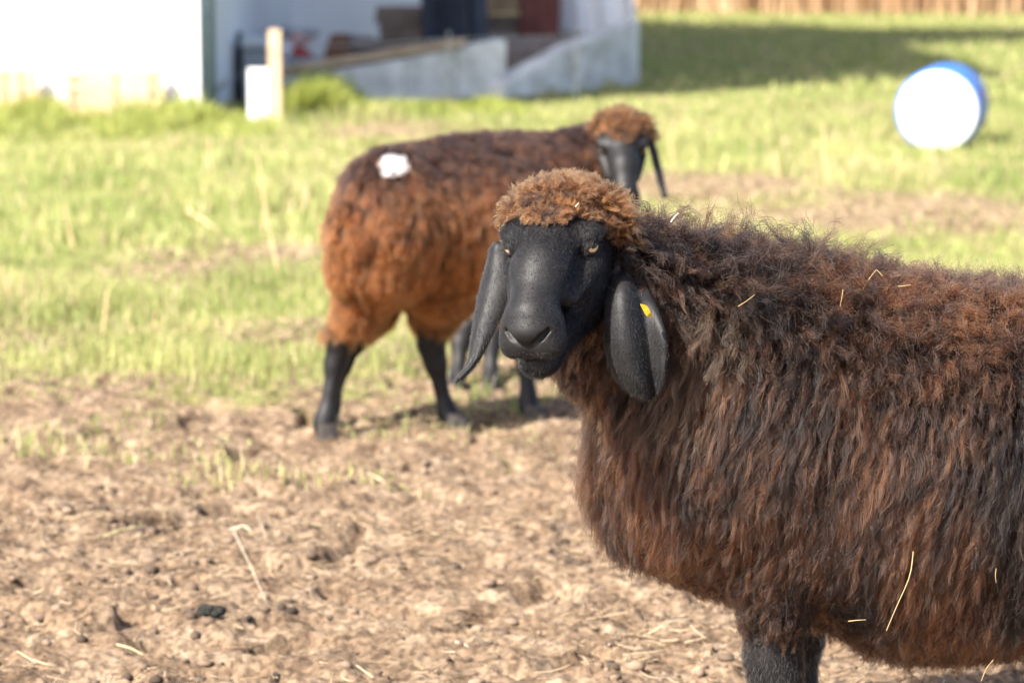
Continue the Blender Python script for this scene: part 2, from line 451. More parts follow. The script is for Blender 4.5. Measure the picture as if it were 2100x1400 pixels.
wall_r = wall_prism([(1036, 23.6, .11), (1110, 24.1, .25), (1180, 24.6, .38), (1250, 25.2, .48), (1312, 25.8, .56)], .2, 'ramp_wall', M_CONC, 'grey concrete wing wall with sloping top edge rising towards the field')
a, b = at(580, 150, 22.7), at(955, 105, 23.6); a[2], b[2] = .235, .42
m = MB(); up = np.array([0, 0, .055]); w = np.array([0, .22, 0])
m.prism([a - w * .4, b - w * .4, b + w, a + w], [a - w * .4 + up, b - w * .4 + up, b + w + up, a + w + up])
tag(m.build('plank', M_WOOD, bevel=.006), 'long weathered plank lying along the top of the concrete wall', 'plank')
m = MB(); a = at(1015, 120, 25.2); a[2] = 0
m.prism([a + (-.1, -.3, 0), a + (.85, .3, 0), a + (.85, 1.4, 0), a + (-.1, 1.4, 0)], [a + (-.1, -.3, .36), a + (.85, .3, .36), a + (.85, 1.4, .44), a + (-.1, 1.4, .44)])
tag(m.build('concrete_ramp', M_SLAB, bevel=.02), 'pale concrete ramp slab behind the gap in the yard walls', 'ramp')

# yard clutter
def boxthing(name, px0, px1, y0, y1, Y, mat, label, cat, depth=.5, bevel=.02, parent=None):
    """a box whose front face stands at depth Y between those photo columns and rows"""
    p0, p1 = at(px0, y1, Y), at(px1, y0, Y)
    m = MB(); m.box((p0[0], Y, max(p0[2], -.05)), (p1[0], Y + depth, p1[2]))
    o = m.build(name, mat, parent, bevel=bevel)
    if label: tag(o, label, cat)
    return o
tank = empty('water_tank', gnd(525, 190), 'grey plastic tank with a white lid beside the timber post', 'tank')
boxthing('tank_body', 497, 553, 100, 215, 22.9, M_GREY, None, None, .6, .03, tank)
boxthing('lid', 493, 557, 79, 99.6, 22.86, M_LID, None, None, .66, .02, tank)
p = gnd(484, 205); drum = empty('rubber_drum', p, 'narrow dark rubber drum standing between the house and the tank', 'drum')
m = MB(); m.tube([(p[0], p[1], -.02), (p[0], p[1], .10), (p[0], p[1], .2), (p[0], p[1], .46), (p[0], p[1], .52)], [.065, .07, .066, .066, .055], 20); m.build('barrel', M_DARK, drum, smooth=True)
m = MB(); m.tube([(p[0], p[1], .515), (p[0], p[1], .535)], [.060, .060], 20); m.build('cap', M_DARK, drum)
Y = 20.2; p0 = at(563, 100, Y); m = MB()
m.box((p0[0] - .042, Y, -.2), (p0[0] + .042, Y + .085, at(563, 62, Y)[2])); tag(m.build('timber_post', M_PALE, bevel=.006), 'pale timber post standing upright against the white board', 'post')
boxthing('white_board', 510, 549, 141, 275, 20.22, M_SHEET, 'white board leaning beside the pale timber post', 'board', .03, .004)
m = MB(); q0, q1 = at(414, 212, 21.5), at(466, 165, 21.5); m.tube([q0, (q0 + q1) / 2, q1], .02, 10); tag(m.build('steel_brace', M_METAL), 'thin steel brace slanting up from the house corner', 'brace')
boxthing('dark_gap_board', 402, 450, -260, 175, 27.6, M_GREYD, 'dark grey board added to fill the dark gap beside the white house', 'door', .08, .01)  # added dark board standing in for the dark gap, not a real door
# crates on pallets before the house
def crate(px0, px1, y0, Y, label, nb=3):
    p0, p1 = at(px0, y0, Y), at(px1, y0, Y); e = empty('wooden_crate', ((p0[0] + p1[0]) / 2, Y, 0), label, 'crate', None)
    zt = p0[2]; z0 = .10; hh = (zt - z0) / nb; x0, x1 = p0[0], p1[0]; D = .6
    for k in range(nb):
        for (yy, tt) in ((Y, .02), (Y + D, .02)):
            m = MB(); m.box((x0, yy, z0 + k * hh), (x1, yy + tt, z0 + (k + 1) * hh - .012)); m.build('board', M_PALE, e)
    for xx in (x0 + .02, (x0 + x1) / 2, x1 - .06):
        for yy in (Y - .022, Y + D + .022):
            m = MB(); m.box((xx, yy, .0), (xx + .04, yy + .02, zt + .004)); m.build('batten', M_PALE, e)
    m = MB(); m.box((x0, Y + .021, z0 + .01), (x1, Y + D - .001, z0 + .03)); m.build('base', M_PALE, e)
    for xx in (x0 + .05, x1 - .13):
        m = MB(); m.box((xx, Y + .05, -.02), (xx + .08, Y + D - .05, z0 + .008)); m.build('skid', M_PALE, e)
crate(132, 314, 148, 19.75, 'long pale slatted wooden crate against the white house wall')
crate(-60, 48, 145, 19.75, 'short pale wooden crate on legs by the white house wall')
# wood pile and junk behind the plank
logs = empty('log_pile', (*at(690, 110, 24.6)[:2], 0), 'heap of short brown logs stacked behind the plank-topped wall', 'log pile')
for r_, cnt in enumerate((5, 4, 3, 2)):
    for k in range(cnt):
        c = at(664 + 13 * k + 6.5 * r_, 138 - 18 * r_, 24.6)
        m = MB(); rr = .043 + .006 * random.random(); m.tube([c + (0, 0, 0), c + (0, .25, .01), c + (.01, .5, 0)], rr, 10); m.build('log', M_BROWN, logs)
slabs = empty('slab_stack', (*at(820, 90, 25.4)[:2], 0), 'stack of grey-brown stone slabs behind the yard wall', 'slabs')
for k in range(7):
    j = random.uniform(-6, 6)
    p0, p1 = at(772 + j, 0, 25.4), at(880 + j, 0, 25.4); z = .17 + .075 * k
    m = MB(); m.box((p0[0], 25.4 + random.uniform(-.03, .03), z if k else -.1), (p1[0], 26, z + .066)); m.build('slab', M_SLAB, slabs, bevel=.008)
def rag(name, px, py, Y, r, mat, label, cat, seed):
    """a soft heap: a lumpy ball resting on what is below it"""
    rg = np.random.default_rng(seed); c = at(px, py, Y); f = SDF()
    for k in range(9): f.ell(c + rg.normal(size=3) * np.asarray(r) * .45, np.asarray(r) * (.45 + .35 * rg.random()), k=min(r) * .25)
    V, F = surface(f, c - np.asarray(r) * 2.2, c + np.asarray(r) * 2.2, min(r) * .12)
    V[:, 2] = np.maximum(V[:, 2], 0 + .001 * rg.random(len(V)))
    return tag(link(name, mesh_np(name, V, F, True), mat), label, cat)
shelf = empty('low_bench', (*at(620, 140, 24.2)[:2], 0), 'low grey bench behind the plank holding red and white bags', 'bench')
p0, p1 = at(585, 0, 24.2), at(660, 0, 24.2)
m = MB(); m.box((p0[0], 24.2, .26), (p1[0], 24.7, .30)); m.build('seat', M_GREY, shelf)
for xx in (p0[0] + .02, p1[0] - .06):
    m = MB(); m.box((xx, 24.24, -.05), (xx + .04, 24.66, .262)); m.build('leg', M_GREY, shelf)
rag('white_bag', 590, 112, 24.4, (.07, .08, .06), M_SHEET, 'small white sack lying on the low bench', 'sack', 1)
rag('red_bag', 622, 114, 24.4, (.06, .08, .055), pbr('red_cloth', (.35, .035, .03), (.45, .06, .05), 8, .8), 'red cloth bag lying on the low bench', 'bag', 2)
rag('pink_bag', 610, 84, 24.45, (.09, .08, .045), pbr('faded_pink', (.45, .25, .22), (.55, .36, .32), 8, .8), 'faded pink bundle heaped on top of the bags', 'bundle', 3)
rag('dark_cover', 600, 68, 25.3, (.17, .1, .05), M_GREY, 'grey cover draped behind the pink bundle', 'cover', 4)
rag('spoil_heap', 735, 95, 26.4, (.22, .3, .12), M_SLAB, 'grey-green heap of rubble beside the log pile', 'heap', 5)
# tarpaulin-covered load, hanging sheet, red bin, white big bag
def drape(name, px0, px1, ybot, Y, mat, label, cat, ztop=2.2, fold=.05, seed=0, depth=.7, lean=0.):
    n, k = 26, 14; rg = np.random.default_rng(seed); p0, p1 = at(px0, ybot, Y), at(px1, ybot, Y); zb = max(p0[2], -.02)
    V, F = [], []
    ph = rg.random(3) * 6
    for layer in (0, 1):
        for i in range(n):
            u = i / (n - 1)
            for j in range(k):
                v = j / (k - 1)
                yy = Y + layer * depth + (fold * math.sin(u * 17 + ph[0] + v) + .5 * fold * math.sin(u * 37 + ph[1])) * (1 - .6 * v) * (1 if layer == 0 else .4) + .25 * v * v * depth * (1 if layer == 0 else -1)
                V.append((p0[0] + (p1[0] - p0[0]) * u + lean * v * (1 - 2 * 0) + .015 * math.sin(v * 9 + ph[2]), yy, zb + (ztop - zb) * v + .03 * math.sin(u * 9 + ph[1]) * (1 if j == 0 else 0) * (zb > .03)))
    o = n * k
    for i in range(n - 1):
        for j in range(k - 1):
            q = i * k + j; F += [(q, q + k, q + k + 1, q + 1), (o + q, o + q + 1, o + q + k + 1, o + q + k)]
        F += [(i * k, o + i * k, o + (i + 1) * k, (i + 1) * k), (i * k + k - 1, (i + 1) * k + k - 1, o + (i + 1) * k + k - 1, o + i * k + k - 1)]
    for j in range(k - 1):
        e = (n - 1) * k; F += [(j, j + 1, o + j + 1, o + j), (e + j, o + e + j, o + e + j + 1, e + j + 1)]
    return tag(link(name, mesh_np(name, V, F, True), mat), label, cat)
drape('tarpaulin_load', 866, 1000, 148, 24.9, M_NAVY, 'tall load wrapped in dark navy tarpaulin behind the yard wall', 'tarpaulin', 1.9, .05, 1)
drape('red_bin', 1062, 1146, 137, 25.9, M_RED, 'tall dark red-brown bin standing on the concrete ramp', 'bin', 1.7, .012, 2, .6)
drape('white_big_bag', 1144, 1300, 130, 26.6, M_SHEET, 'large white bulk bag slumped behind the sloping concrete wall', 'bag', 1.25, .06, 3, .8)
boxthing('stone_backing', 985, 1070, 30, 175, 27.3, M_SLAB, 'grey-brown block wall behind the concrete ramp', 'wall', .2, .01)
boxthing('pale_panel', 985, 1066, -40, 28, 26.9, M_WOOD, None, None, .05, .01)
o = bpy.context.scene.objects['pale_panel']; o.rotation_euler = (0, 0, 0); tag(o, 'pale weathered panel seen between the tarpaulin and the red bin', 'panel')

# electric fence: thin posts with two wires
M_WIRE = pbr('fence_wire', (.55, .56, .58), rough=.5, metal=.5)
fp = []
for k, (px, py) in enumerate(((372, 214), (920, 214), (1182, 203))):
    g = gnd(px, py); fp.append(g)
    e = empty('fence_post', g, ['thin fence stake before the white house wall', 'thin fence stake before the plank-topped concrete wall', 'thin fence stake before the sloping concrete wall'][k], 'fence post', 'thin electric fence stakes')
    m = MB(); m.tube([g + (0, 0, -.1), g + (0, 0, .3), g + (.004, 0, .56)], .008, 8); m.build('stake', M_METAL, e)
    for z in (.25, .50):
        m = MB(); m.tube([g + (0, -.012, z - .012), g + (0, -.012, z + .012)], .011, 8); m.build('insulator', M_DARK, e)
for z in (.25, .50):
    pts = [fp[0] + (0, -.012, z)] + [fp[0] * (1 - t) + fp[1] * t + (0, -.012, z - .05 * math.sin(math.pi * t)) for t in (.25, .5, .75)] + [fp[1] + (0, -.012, z)] + [fp[2] + (0, -.012, z)]
    m = MB(); m.tube(pts, .0035, 6); tag(m.build('fence_wire', M_WIRE), ['lower', 'upper'][z > .3] + ' fence wire strung between the thin stakes', 'wire')

# blue barrel lying in the grass, its white end towards the field
bc = gnd(1922, 306); bc[2] = 0; R_ = .260
bar = empty('barrel', bc, 'blue plastic barrel lying in the grass with a white end', 'barrel')
axd = nrm(np.array([.22, .975, 0])); cz = bc + np.array([0, 0, R_ - .03]); prof_ = [(0, .238), (.02, R_), (.09, R_), (.11, R_ - .012), (.13, R_), (.38, R_), (.40, R_ - .012), (.42, R_), (.60, R_), (.62, R_ - .012), (.64, R_), (.76, R_), (.78, .238)]
m = MB(); m.tube([cz + axd * a_ for a_, _ in prof_], [r for _, r in prof_], 48); m.build('shell', M_BLUE, bar, smooth=False)
m = MB(); m.tube([cz - axd * .012, cz - axd * .006, cz + axd * .012], [.228, .239, .243], 48); m.build('end_cap', M_LID, bar)
m = MB(); m.tube([cz - axd * .024 + (.12, 0, .05), cz - axd * .008 + (.12, 0, .05)], .03, 20); m.build('bung', M_LID, bar)

# ================================================================== VEGETATION
def blades(name, P, L, W, tint, lean=.5, rng=RNG, mat=None, seg_tip=True):
    n = len(P); a = rng.random(n) * 6.283; d = np.stack([np.cos(a), np.sin(a), np.zeros(n)], 1)
    b = rng.random(n) * 6.283; w = np.stack([np.cos(b), np.sin(b), np.zeros(n)], 1) * (W * .5)[:, None]
    ln = (lean * rng.random(n) ** 1.3 * L)[:, None]; up = np.array([0, 0, 1.])[None]
    p1 = P + up * (L * .55)[:, None] + d * ln * .35
    p2 = P + up * (L * (1 - .35 * lean * rng.random(n)))[:, None] + d * ln
    V = np.stack([P - w, P + w, p1 - w * .8, p1 + w * .8, p2], 1).reshape(-1, 3)
    o = np.arange(n)[:, None] * 5
    F = np.concatenate([o + [0, 1, 3], o + [0, 3, 2], o + [2, 3, 4]])
    c = np.repeat(np.concatenate([tint, np.ones((n, 1))], 1), 5, 0)
    return link(name, mesh_np(name, V, F, False, {'tint': ('FLOAT_COLOR', c)}), mat)
GRASS = blade_mat('grass_blade', .55, .35)
BARE = [(gnd(620, 530)[:2], .55, .28), (gnd(500, 560)[:2], .35, .22), (gnd(1440, 385)[:2], .7, .5), (gnd(1760, 455)[:2], .8, .38), (gnd(1250, 500)[:2], .6, .3), (gnd(1950, 430)[:2], .5, .4), (gnd(800, 270)[:2], .5, .6), (gnd(330, 575)[:2], .3, .2)]
def bare(x, y):
    v = np.zeros(len(x))
    p = np.stack([x, y], -1); wob = (fbm(p * 3, 90, 2) - .5) * 1.2
    for (c, rx, ry) in BARE: v = np.maximum(v, sstep(1.15, .6, np.hypot((x - c[0]) / rx, (y - c[1]) / (ry * 2)) + wob))
    return v
def grass_patch(n, y0, y1, L, W, thin=0., outer=0):
    y = np.sqrt(RNG.random(n) * (y1 ** 2 - y0 ** 2) + y0 ** 2); x = (RNG.random(n) - .5) * 2 * (y * .20 + .7)
    if outer: x = np.sign(x) * ((y * .20 + .7) + np.abs(x) * outer)
    p = np.stack([x, y], -1)
    dn = grass_mask(x, y) * (1 - .93 * bare(x, y)) * (.35 + .65 * sstep(.35, .55, fbm(p * 2.3, 70, 3)))
    dn = np.maximum(dn, .42 * (y > 6.6) * sstep(.53, .64, fbm(p * 3.1, 75, 2)) * sstep(.4, -.3, x))
    k = RNG.random(n) < dn; x, y, p = x[k], y[k], p[k]; n = len(x)
    if thin:                                                                    # keep clear of the buildings' footprints
        k = ~((x < HX) & (y > HY)); x, y, p = x[k], y[k], p[k]; n = len(x)
    z = ground_height(x, y) - .004
    tall = fbm(p * 1.3, 80, 3)
    l = L * (.45 + 1.1 * RNG.random(n)) * (.55 + 1.0 * sstep(.35, .7, tall)) * (.6 + .4 * grass_mask(x, y))
    t = np.clip(fbm(p * 2.0, 85, 3) * 1.6 - .3 + .35 * (RNG.random(n) - .5), 0, 1)
    c = mixc((.190, .240, .065), (.400, .400, .150), t); dry = RNG.random(n) < .16 + .30 * sstep(.55, .75, fbm(p * 1.1, 88, 2))
    c[dry] = mixc((.42, .33, .17), (.52, .44, .26), RNG.random(dry.sum()))
    return np.stack([x, y, z], 1), l, W * (.6 + .8 * RNG.random(n)), c
gp = [grass_patch(int(105000), 6.6, 11.5, .060, .0045), grass_patch(95000, 11.5, 22.5, .075, .008, 1), grass_patch(40000, 22.5, 52, .07, .022, 1), grass_patch(45000, 7.5, 14, .065, .009, 0, 2.), grass_patch(45000, 14, 52, .08, .022, 1, 1.2)]
nw = 7000; xw0 = at(-120, 200, 19)[0] + RNG.random(nw) * (at(560, 200, 19)[0] - at(-120, 200, 19)[0]); yw0 = 18.2 + RNG.random(nw) * 1.4
hw0 = sstep(18.0, 19.5, yw0) * (.11 + .16 * sstep(.35, .7, vnoise(np.stack([xw0 * 2.5, yw0], -1), 93)))
gp.append((np.stack([xw0, yw0, np.full(nw, -.01)], 1), hw0 * (.4 + .8 * RNG.random(nw)), .009 + .009 * RNG.random(nw), mixc((.20, .26, .05), (.42, .41, .13), RNG.random(nw))))
# taller weeds along the house, post and yard wall
n = 14000; px = RNG.random(n); px[9000:] = .585 + .05 * RNG.normal(size=5000); xw = at(0, 200, 20.5)[0] - .5 + px * (at(1180, 200, 21)[0] - at(0, 200, 20.5)[0] + .5); yw = 19.3 + RNG.random(n) * 1.1 + 1.6 * sstep(.35, .6, px)
hw = .09 + .15 * sstep(.45, .68, vnoise(np.stack([xw * 2.2, yw * .8], -1), 91)) + .22 * np.exp(-((px - .585) / .055) ** 2)
hw = hw * sstep(1.02, .75, px)
kk = ~((xw < HX + .03) & (yw > HY - .04)); xw, yw, hw = xw[kk], yw[kk], hw[kk]; n = len(xw)
gp.append((np.stack([xw, yw, np.full(n, -.01)], 1), hw * (.4 + .8 * RNG.random(n)), .010 + .010 * RNG.random(n), mixc((.20, .26, .045), (.40, .40, .10), RNG.random(n))))
P_ = np.concatenate([g[0] for g in gp]); L_ = np.concatenate([g[1] for g in gp]); W_ = np.concatenate([g[2] for g in gp]); C_ = np.concatenate([g[3] for g in gp])
tag(blades('grass', P_, L_, W_, C_, .8, mat=GRASS), 'bright yellow-green pasture grass', 'grass', kind='stuff')
# dry brown reeds at the far edge of the field
n = 60000; xr = (RNG.random(n) * 84) - 34; yr = 51 + RNG.random(n) * 3.5 + .6 * np.sin(xr * .6)
lr = (2.2 + 2.6 * RNG.random(n)) * (.6 + .6 * fbm(np.stack([xr * .5, yr * .3], -1), 95, 2)); cr_ = mixc((.30, .17, .085), (.58, .40, .25), np.clip(vnoise(np.stack([xr * .9, yr * .5], -1), 97) * .8 + .3 * RNG.random(n), 0, 1))
tag(blades('dry_reeds', np.stack([xr, yr, np.full(n, -.03)], 1), lr, .05 + .07 * RNG.random(n), cr_, .35, mat=blade_mat('dry_reed_blade', .8, .25)), 'dense stand of dry brown reeds along the far field edge', 'reeds', kind='stuff')

# ================================================================== SHEEP
def head_sdf():
    """head in its own axes: x to the side, y along the nose, z out of the forehead; eyes at y = 0"""
    s = SDF()
    s.ell((0, -.058, -.020), (.062, .068, .050), k=.02)                 # cranium
    s.ell((0, -.012, -.002), (.054, .062, .042), k=.03)                 # forehead
    s.cone((0, .0, -.004), (0, .072, -.006), .041, .0365, k=.025)        # nose bridge, convex
    s.cone((0, .066, -.006), (0, .138, -.034), .0362, .0310, k=.02)
    s.ell((0, .140, -.056), (.0435, .034, .036), k=.02)                 # muzzle
    for q in (-1, 1):
        s.ell((q * .0205, .150, -.070), (.0235, .024, .020), k=.012)    # upper lip
        s.ell((q * .036, -.016, -.058), (.031, .062, .050), k=.03)      # cheek
        s.cone((q * .030, -.055, -.105), (q * .013, .10, -.096), .030, .020, k=.03)   # jaw
        s.ell((q * .0520, -.004, .0140), (.0195, .024, .0120), k=.014)  # brow
        s.cone((q * .054, .004, -.024), (q * .038, .080, -.040), .0115, .010, k=.02)  # crest under the eye
        s.ell((q * .064, .020, .0010), (.013, .018, .0085), k=.008, sub=True)   # eye socket
        s.cone((q * .055, .030, -.004), (q * .046, .085, -.018), .0095, .007, k=.016, sub=True)  # tear groove
    s.ell((0, .126, -.1055), (.0290, .034, .0210), k=.007)              # lower lip and chin
    s.ell((0, .163, -.043), (.0240, .0175, .0165), k=.007)                # nose pad
    for q in (-1, 1):
        s.ell((q * .0535, .0105, .0005), (.0140, .0150, .0138), k=.004) # eyelids over the ball
        ax = nrm([q * .80, .60, .02]); bx_ = nrm(np.cross([0, 0, 1.], ax)); cx_ = np.cross(ax, bx_)
        s.ell(np.array([q * .0535, .0105, -.0015]) + ax * .0125, (.0080, .0110, .0058), R=np.stack([ax, bx_ , cx_]), k=.002, sub=True)   # lid opening
        s.path([(q * .0010, .1790, -.0615), (q * .0095, .1770, -.0555), (q * .0190, .1715, -.0480), (q * .0270, .1625, -.0425)], [.0044, .0036, .0046, .0034], k=.003, sub=True)  # nostril
        s.path([(0, .1765, -.0850), (q * .015, .1715, -.0860), (q * .031, .150, -.0865), (q * .038, .115, -.082)], [.0032, .0034, .0036, .003], k=.005, sub=True)  # mouth
    s.cone((0, .182, -.062), (0, .177, -.085), .0018, .0018, k=.005, sub=True)   # philtrum
    return s
HEAD = head_sdf()

def frame_from(right, down, depth, side):
    """head axes from image-space components of the nose and side directions"""
    Fv = nrm(right * RGT - down * UPV + depth * FWD)
    Lv = np.asarray(side[0] * RGT - side[1] * UPV + side[2] * FWD)
    Lv = nrm(Lv - Fv * (Lv @ Fv)); Uv = nrm(np.cross(Fv, Lv))
    return np.stack([Lv, Fv, Uv], 1)                                    # columns

def ear_mesh(path, widths, prof, thick, side, nu=22, nv=34):
    """a hanging ear: centre line in world space, half widths, and a cross profile (u -> lift towards 'front')"""
    path = np.asarray(path, float); t = np.linspace(0, 1, len(path)); tv = np.linspace(0, 1, nv)
    def sm(a):
        a = np.asarray(a, float).reshape(len(path), -1); r = np.stack([np.interp(tv, t, a[:, j]) for j in range(a.shape[1])], 1)
        for _ in range(3): r[1:-1] = (r[:-2] + 2 * r[1:-1] + r[2:]) / 4
        return r
    C = sm(path); W = sm(widths); S = nrm(sm(side)); T = nrm(np.gradient(C, axis=0))
    S = nrm(S - T * (S * T).sum(1, keepdims=True)); Fr = np.cross(T, S); Fr *= np.sign((Fr @ np.array([0, -1., 0])).mean())
    u = np.linspace(0, 1, nu); V = []
    W[-1] *= .35; W[0] *= .8
    for layer in (1, -1):
        for i in range(nv):
            pr = np.array([prof(x, tv[i]) for x in u])
            edge = np.clip(np.minimum(u, 1 - u) * 9, 0, 1) ** .5
            V.append(C[i] + S[i] * ((u - .5) * W[i, 0])[:, None] + Fr[i] * (pr + layer * thick * .5 * (0.15 + .85 * edge) * (1 if 0 < i < nv - 1 else .2))[:, None])
    V = np.concatenate(V); o = nu * nv; F = []
    for i in range(nv - 1):
        for j in range(nu - 1):
            a = i * nu + j; F += [(a, a + 1, a + nu + 1, a + nu), (o + a, o + a + nu, o + a + nu + 1, o + a + 1)]
        F += [(i * nu, i * nu + nu, o + i * nu + nu, o + i * nu), (i * nu + nu - 1, o + i * nu + nu - 1, o + i * nu + 2 * nu - 1, i * nu + 2 * nu - 1)]
    e = (nv - 1) * nu
    for j in range(nu - 1): F += [(e + j, e + j + 1, o + e + j + 1, o + e + j), (j, o + j, o + j + 1, j + 1)]
    return V, np.array(F), (C, S, Fr, W)

def skin_material():
    m, nt, b = mat_new('sheep_skin')
    tc = nt.nodes.new('ShaderNodeTexCoord')
    nz = nt.nodes.new('ShaderNodeTexNoise'); nz.inputs['Scale'].default_value = 45; nz.inputs['Detail'].default_value = 6
    cr = nt.nodes.new('ShaderNodeValToRGB')
    cr.color_ramp.elements[0].position = .3; cr.color_ramp.elements[1].position = .75
    cr.color_ramp.elements[0].color = (.008, .0075, .0075, 1); cr.color_ramp.elements[1].color = (.018, .0170, .0172, 1)
    nt.links.new(tc.outputs['Object'], nz.inputs['Vector']); nt.links.new(nz.outputs['Fac'], cr.inputs[0]); nt.links.new(cr.outputs[0], b.inputs['Base Color'])
    b.inputs['Roughness'].default_value = .52; b.inputs['Specular IOR Level'].default_value = .24
    b.inputs['Sheen Weight'].default_value = .0; b.inputs['Sheen Roughness'].default_value = .4
    n2 = nt.nodes.new('ShaderNodeTexNoise'); n2.inputs['Scale'].default_value = 900; n2.inputs['Detail'].default_value = 3
    bp = nt.nodes.new('ShaderNodeBump'); bp.inputs['Strength'].default_value = .25; bp.inputs['Distance'].default_value = .001
    nt.links.new(tc.outputs['Object'], n2.inputs['Vector']); nt.links.new(n2.outputs['Fac'], bp.inputs['Height']); nt.links.new(bp.outputs[0], b.inputs['Normal'])
    return m
def under_material():
    return pbr('fleece_underlayer', (.010, .006, .005), (.022, .012, .008), 40, .9, spec=.1)
SKIN = skin_material()
UNDER = under_material()
EYE = pbr('amber_eye', (.70, .54, .34), (.52, .37, .20), 160, .12, spec=.6)
PUPIL = pbr('pupil_black', (.01, .009, .008), rough=.1, spec=.6)
TAGM = pbr('yellow_plastic', (.50, .31, .02), (.42, .25, .015), 60, .35)
HOOF = pbr('hoof_horn', (.035, .030, .027), (.06, .05, .042), 60, .6, .3)

def make_sheep(spec):
    base = spec['base']
    root = empty('sheep', base, spec['label'], 'sheep', spec.get('group'))
    ho, hm, hs = spec['head_o'], spec['head_m'], spec.get('head_s', 1.)
    body = spec['body']
    def head_w(P): return HEAD(((P - ho) @ hm) / hs) * hs
    # body
    Vb, Fb = surface(body, spec['lo'], spec['hi'], spec['h_body'])
    # head
    Vh, Fh = surface(HEAD, (-.10, -.145, -.155), (.10, .205, .075), spec['h_head'])
    Vh = Vh * hs @ hm.T + ho
    if np.linalg.det(hm) < 0: Fh = Fh[:, ::-1]
    parts = [(Vb, Fb), (Vh, Fh)]; ears = []
    for e in spec['ears']:
        v, f, info = ear_mesh(*e); parts.append((v, f)); ears.append((v, f, info))
    V = np.concatenate([p[0] for p in parts]); off = np.cumsum([0] + [len(p[0]) for p in parts[:-1]])
    F = np.concatenate([p[1] + o for p, o in zip(parts, off)])
    me = mesh_np('body', V, F, True)
    ob = link('body', me, SKIN, root)
    me.materials.append(UNDER)
    wl = spec['wool_mask'](Vb)
    mi = np.zeros(len(F), np.int32); mi[:len(Fb)] = (wl[Fb].mean(1) > .5)
    me.polygons.foreach_set('material_index', mi)
    # eyes
    for q in (-1, 1):
        c = np.array([q * .0535, .0105, .0005]); n = 20
        vs, fs = [], []
        for i in range(11):
            for j in range(n):
                a, b2 = math.pi * i / 10, 2 * math.pi * j / n
                vs.append(c + .0118 * np.array([q * math.cos(a), math.sin(a) * math.cos(b2), math.sin(a) * math.sin(b2)]))
        for i in range(10):
            for j in range(n): fs.append((i * n + j, i * n + (j + 1) % n, (i + 1) * n + (j + 1) % n, (i + 1) * n + j))
        W = np.array(vs) * hs @ hm.T + ho
        eo = link('eye', mesh_np('eye', W, fs, True), EYE, root)
        vs = []; pc = nrm(np.array([q * .72, .66, .16]))
        tt = nrm(np.array([0, 1., 0]) - pc * pc[1]); uu = np.cross(pc, tt)
        for j in range(16):
            a = 2 * math.pi * j / 16
            vs.append(c + .01215 * nrm(pc + tt * .42 * math.cos(a) + uu * .20 * math.sin(a)))
        vs.append(c + .0124 * pc)
        link('pupil', mesh_np('pupil', np.array(vs) * hs @ hm.T + ho, [(j, (j + 1) % 16, 16) for j in range(16)], True), PUPIL, eo)
    # ear tags
    for (p, ax, ay, w, h) in spec['tags']:
        ax, ay = nrm(ax), nrm(ay); az = np.cross(ax, ay); m = MB()
        ring = lambda k, d: [p + ax * w * k * math.copysign(abs(math.cos(a)) ** .35, math.cos(a)) + ay * h * k * math.copysign(abs(math.sin(a)) ** .35, math.sin(a)) + az * d for a in np.linspace(0, 2 * math.pi, 20, endpoint=False)]
        m.prism(ring(.5, -.0018), ring(.5, .0018))
        t = m.build('ear_tag', TAGM, root, bevel=.0008)
        m = MB(); m.tube([p - az * .010, p - az * .004, p + az * .004], [.0035, .0025, .0025], 10); m.build('tag_pin', TAGM, t)
    # hooves
    for hp, ax, sc in spec['hooves']:
        ax = nrm(np.array([ax[0], ax[1], 0])); sd_ = np.array([-ax[1], ax[0], 0])
        for q in (-1, 1):
            m = MB()
            def ring(z, l, w, fwd): return [hp + np.array([0, 0, z]) + ax * (fwd + l * math.cos(a)) * sc + sd_ * (q * .0125 + w * math.sin(a)) * sc for a in np.linspace(0, 2 * math.pi, 14, endpoint=False)]
            m.prism(ring(.0, .034, .012, .006), ring(.022, .029, .0115, .002)); m.prism(ring(.0221, .029, .0115, .002), ring(.045, .022, .0105, -.004))
            m.build('hoof', HOOF, root, smooth=False)
    return root, ob, (Vb, Fb), (Vh, Fh), ears, head_w

# ---- the near sheep ------------------------------------------------------
YB = 4.13
A = lambda x, y, Y=YB: at(x, y, Y)
def leg(s, pts, rads, k=.03): s.path(pts, rads, k)
body1 = SDF()
BELLY = SDF().ell(A(1990, 968), (.37, .215, .248), k=.01).ell(A(2420, 930), (.26, .20, .225), k=.1)
body1.ell(A(1650, 900), (.26, .185, .215), k=.08)
body1.ell(A(1990, 968), (.37, .215, .248), k=.10)
body1.ell(A(2420, 930), (.26, .20, .225), k=.10)
body1.ell(A(1450, 930), (.145, .14, .165), k=.08)
body1.cone(A(1520, 800), A(1290, 640, 4.07), .185, .100, k=.08)
body1.cone(A(1290, 640, 4.07), A(1235, 575, 4.00), .100, .070, k=.04)
gz = 0.0
hooves1 = []
for (sx, Y, kx) in ((1590, 4.03, 0), (1640, 4.31, 1)):                       # fore legs
    x = A(sx, 1300, Y)[0]
    P_ = [(x - .01, Y, .50), (x, Y, .40), (x, Y, .33), (x - .004, Y, .255), (x + .002, Y, .22), (x + .004, Y, .115), (x - .006, Y, .085), (x - .014, Y, .045), (x - .02, Y, .02)]
    leg(body1, P_, [.085, .060, .043, .033, .029, .020, .024, .020, .021]); hooves1.append((np.array([x - .022, Y, 0]), (-1, 0), 1.15))
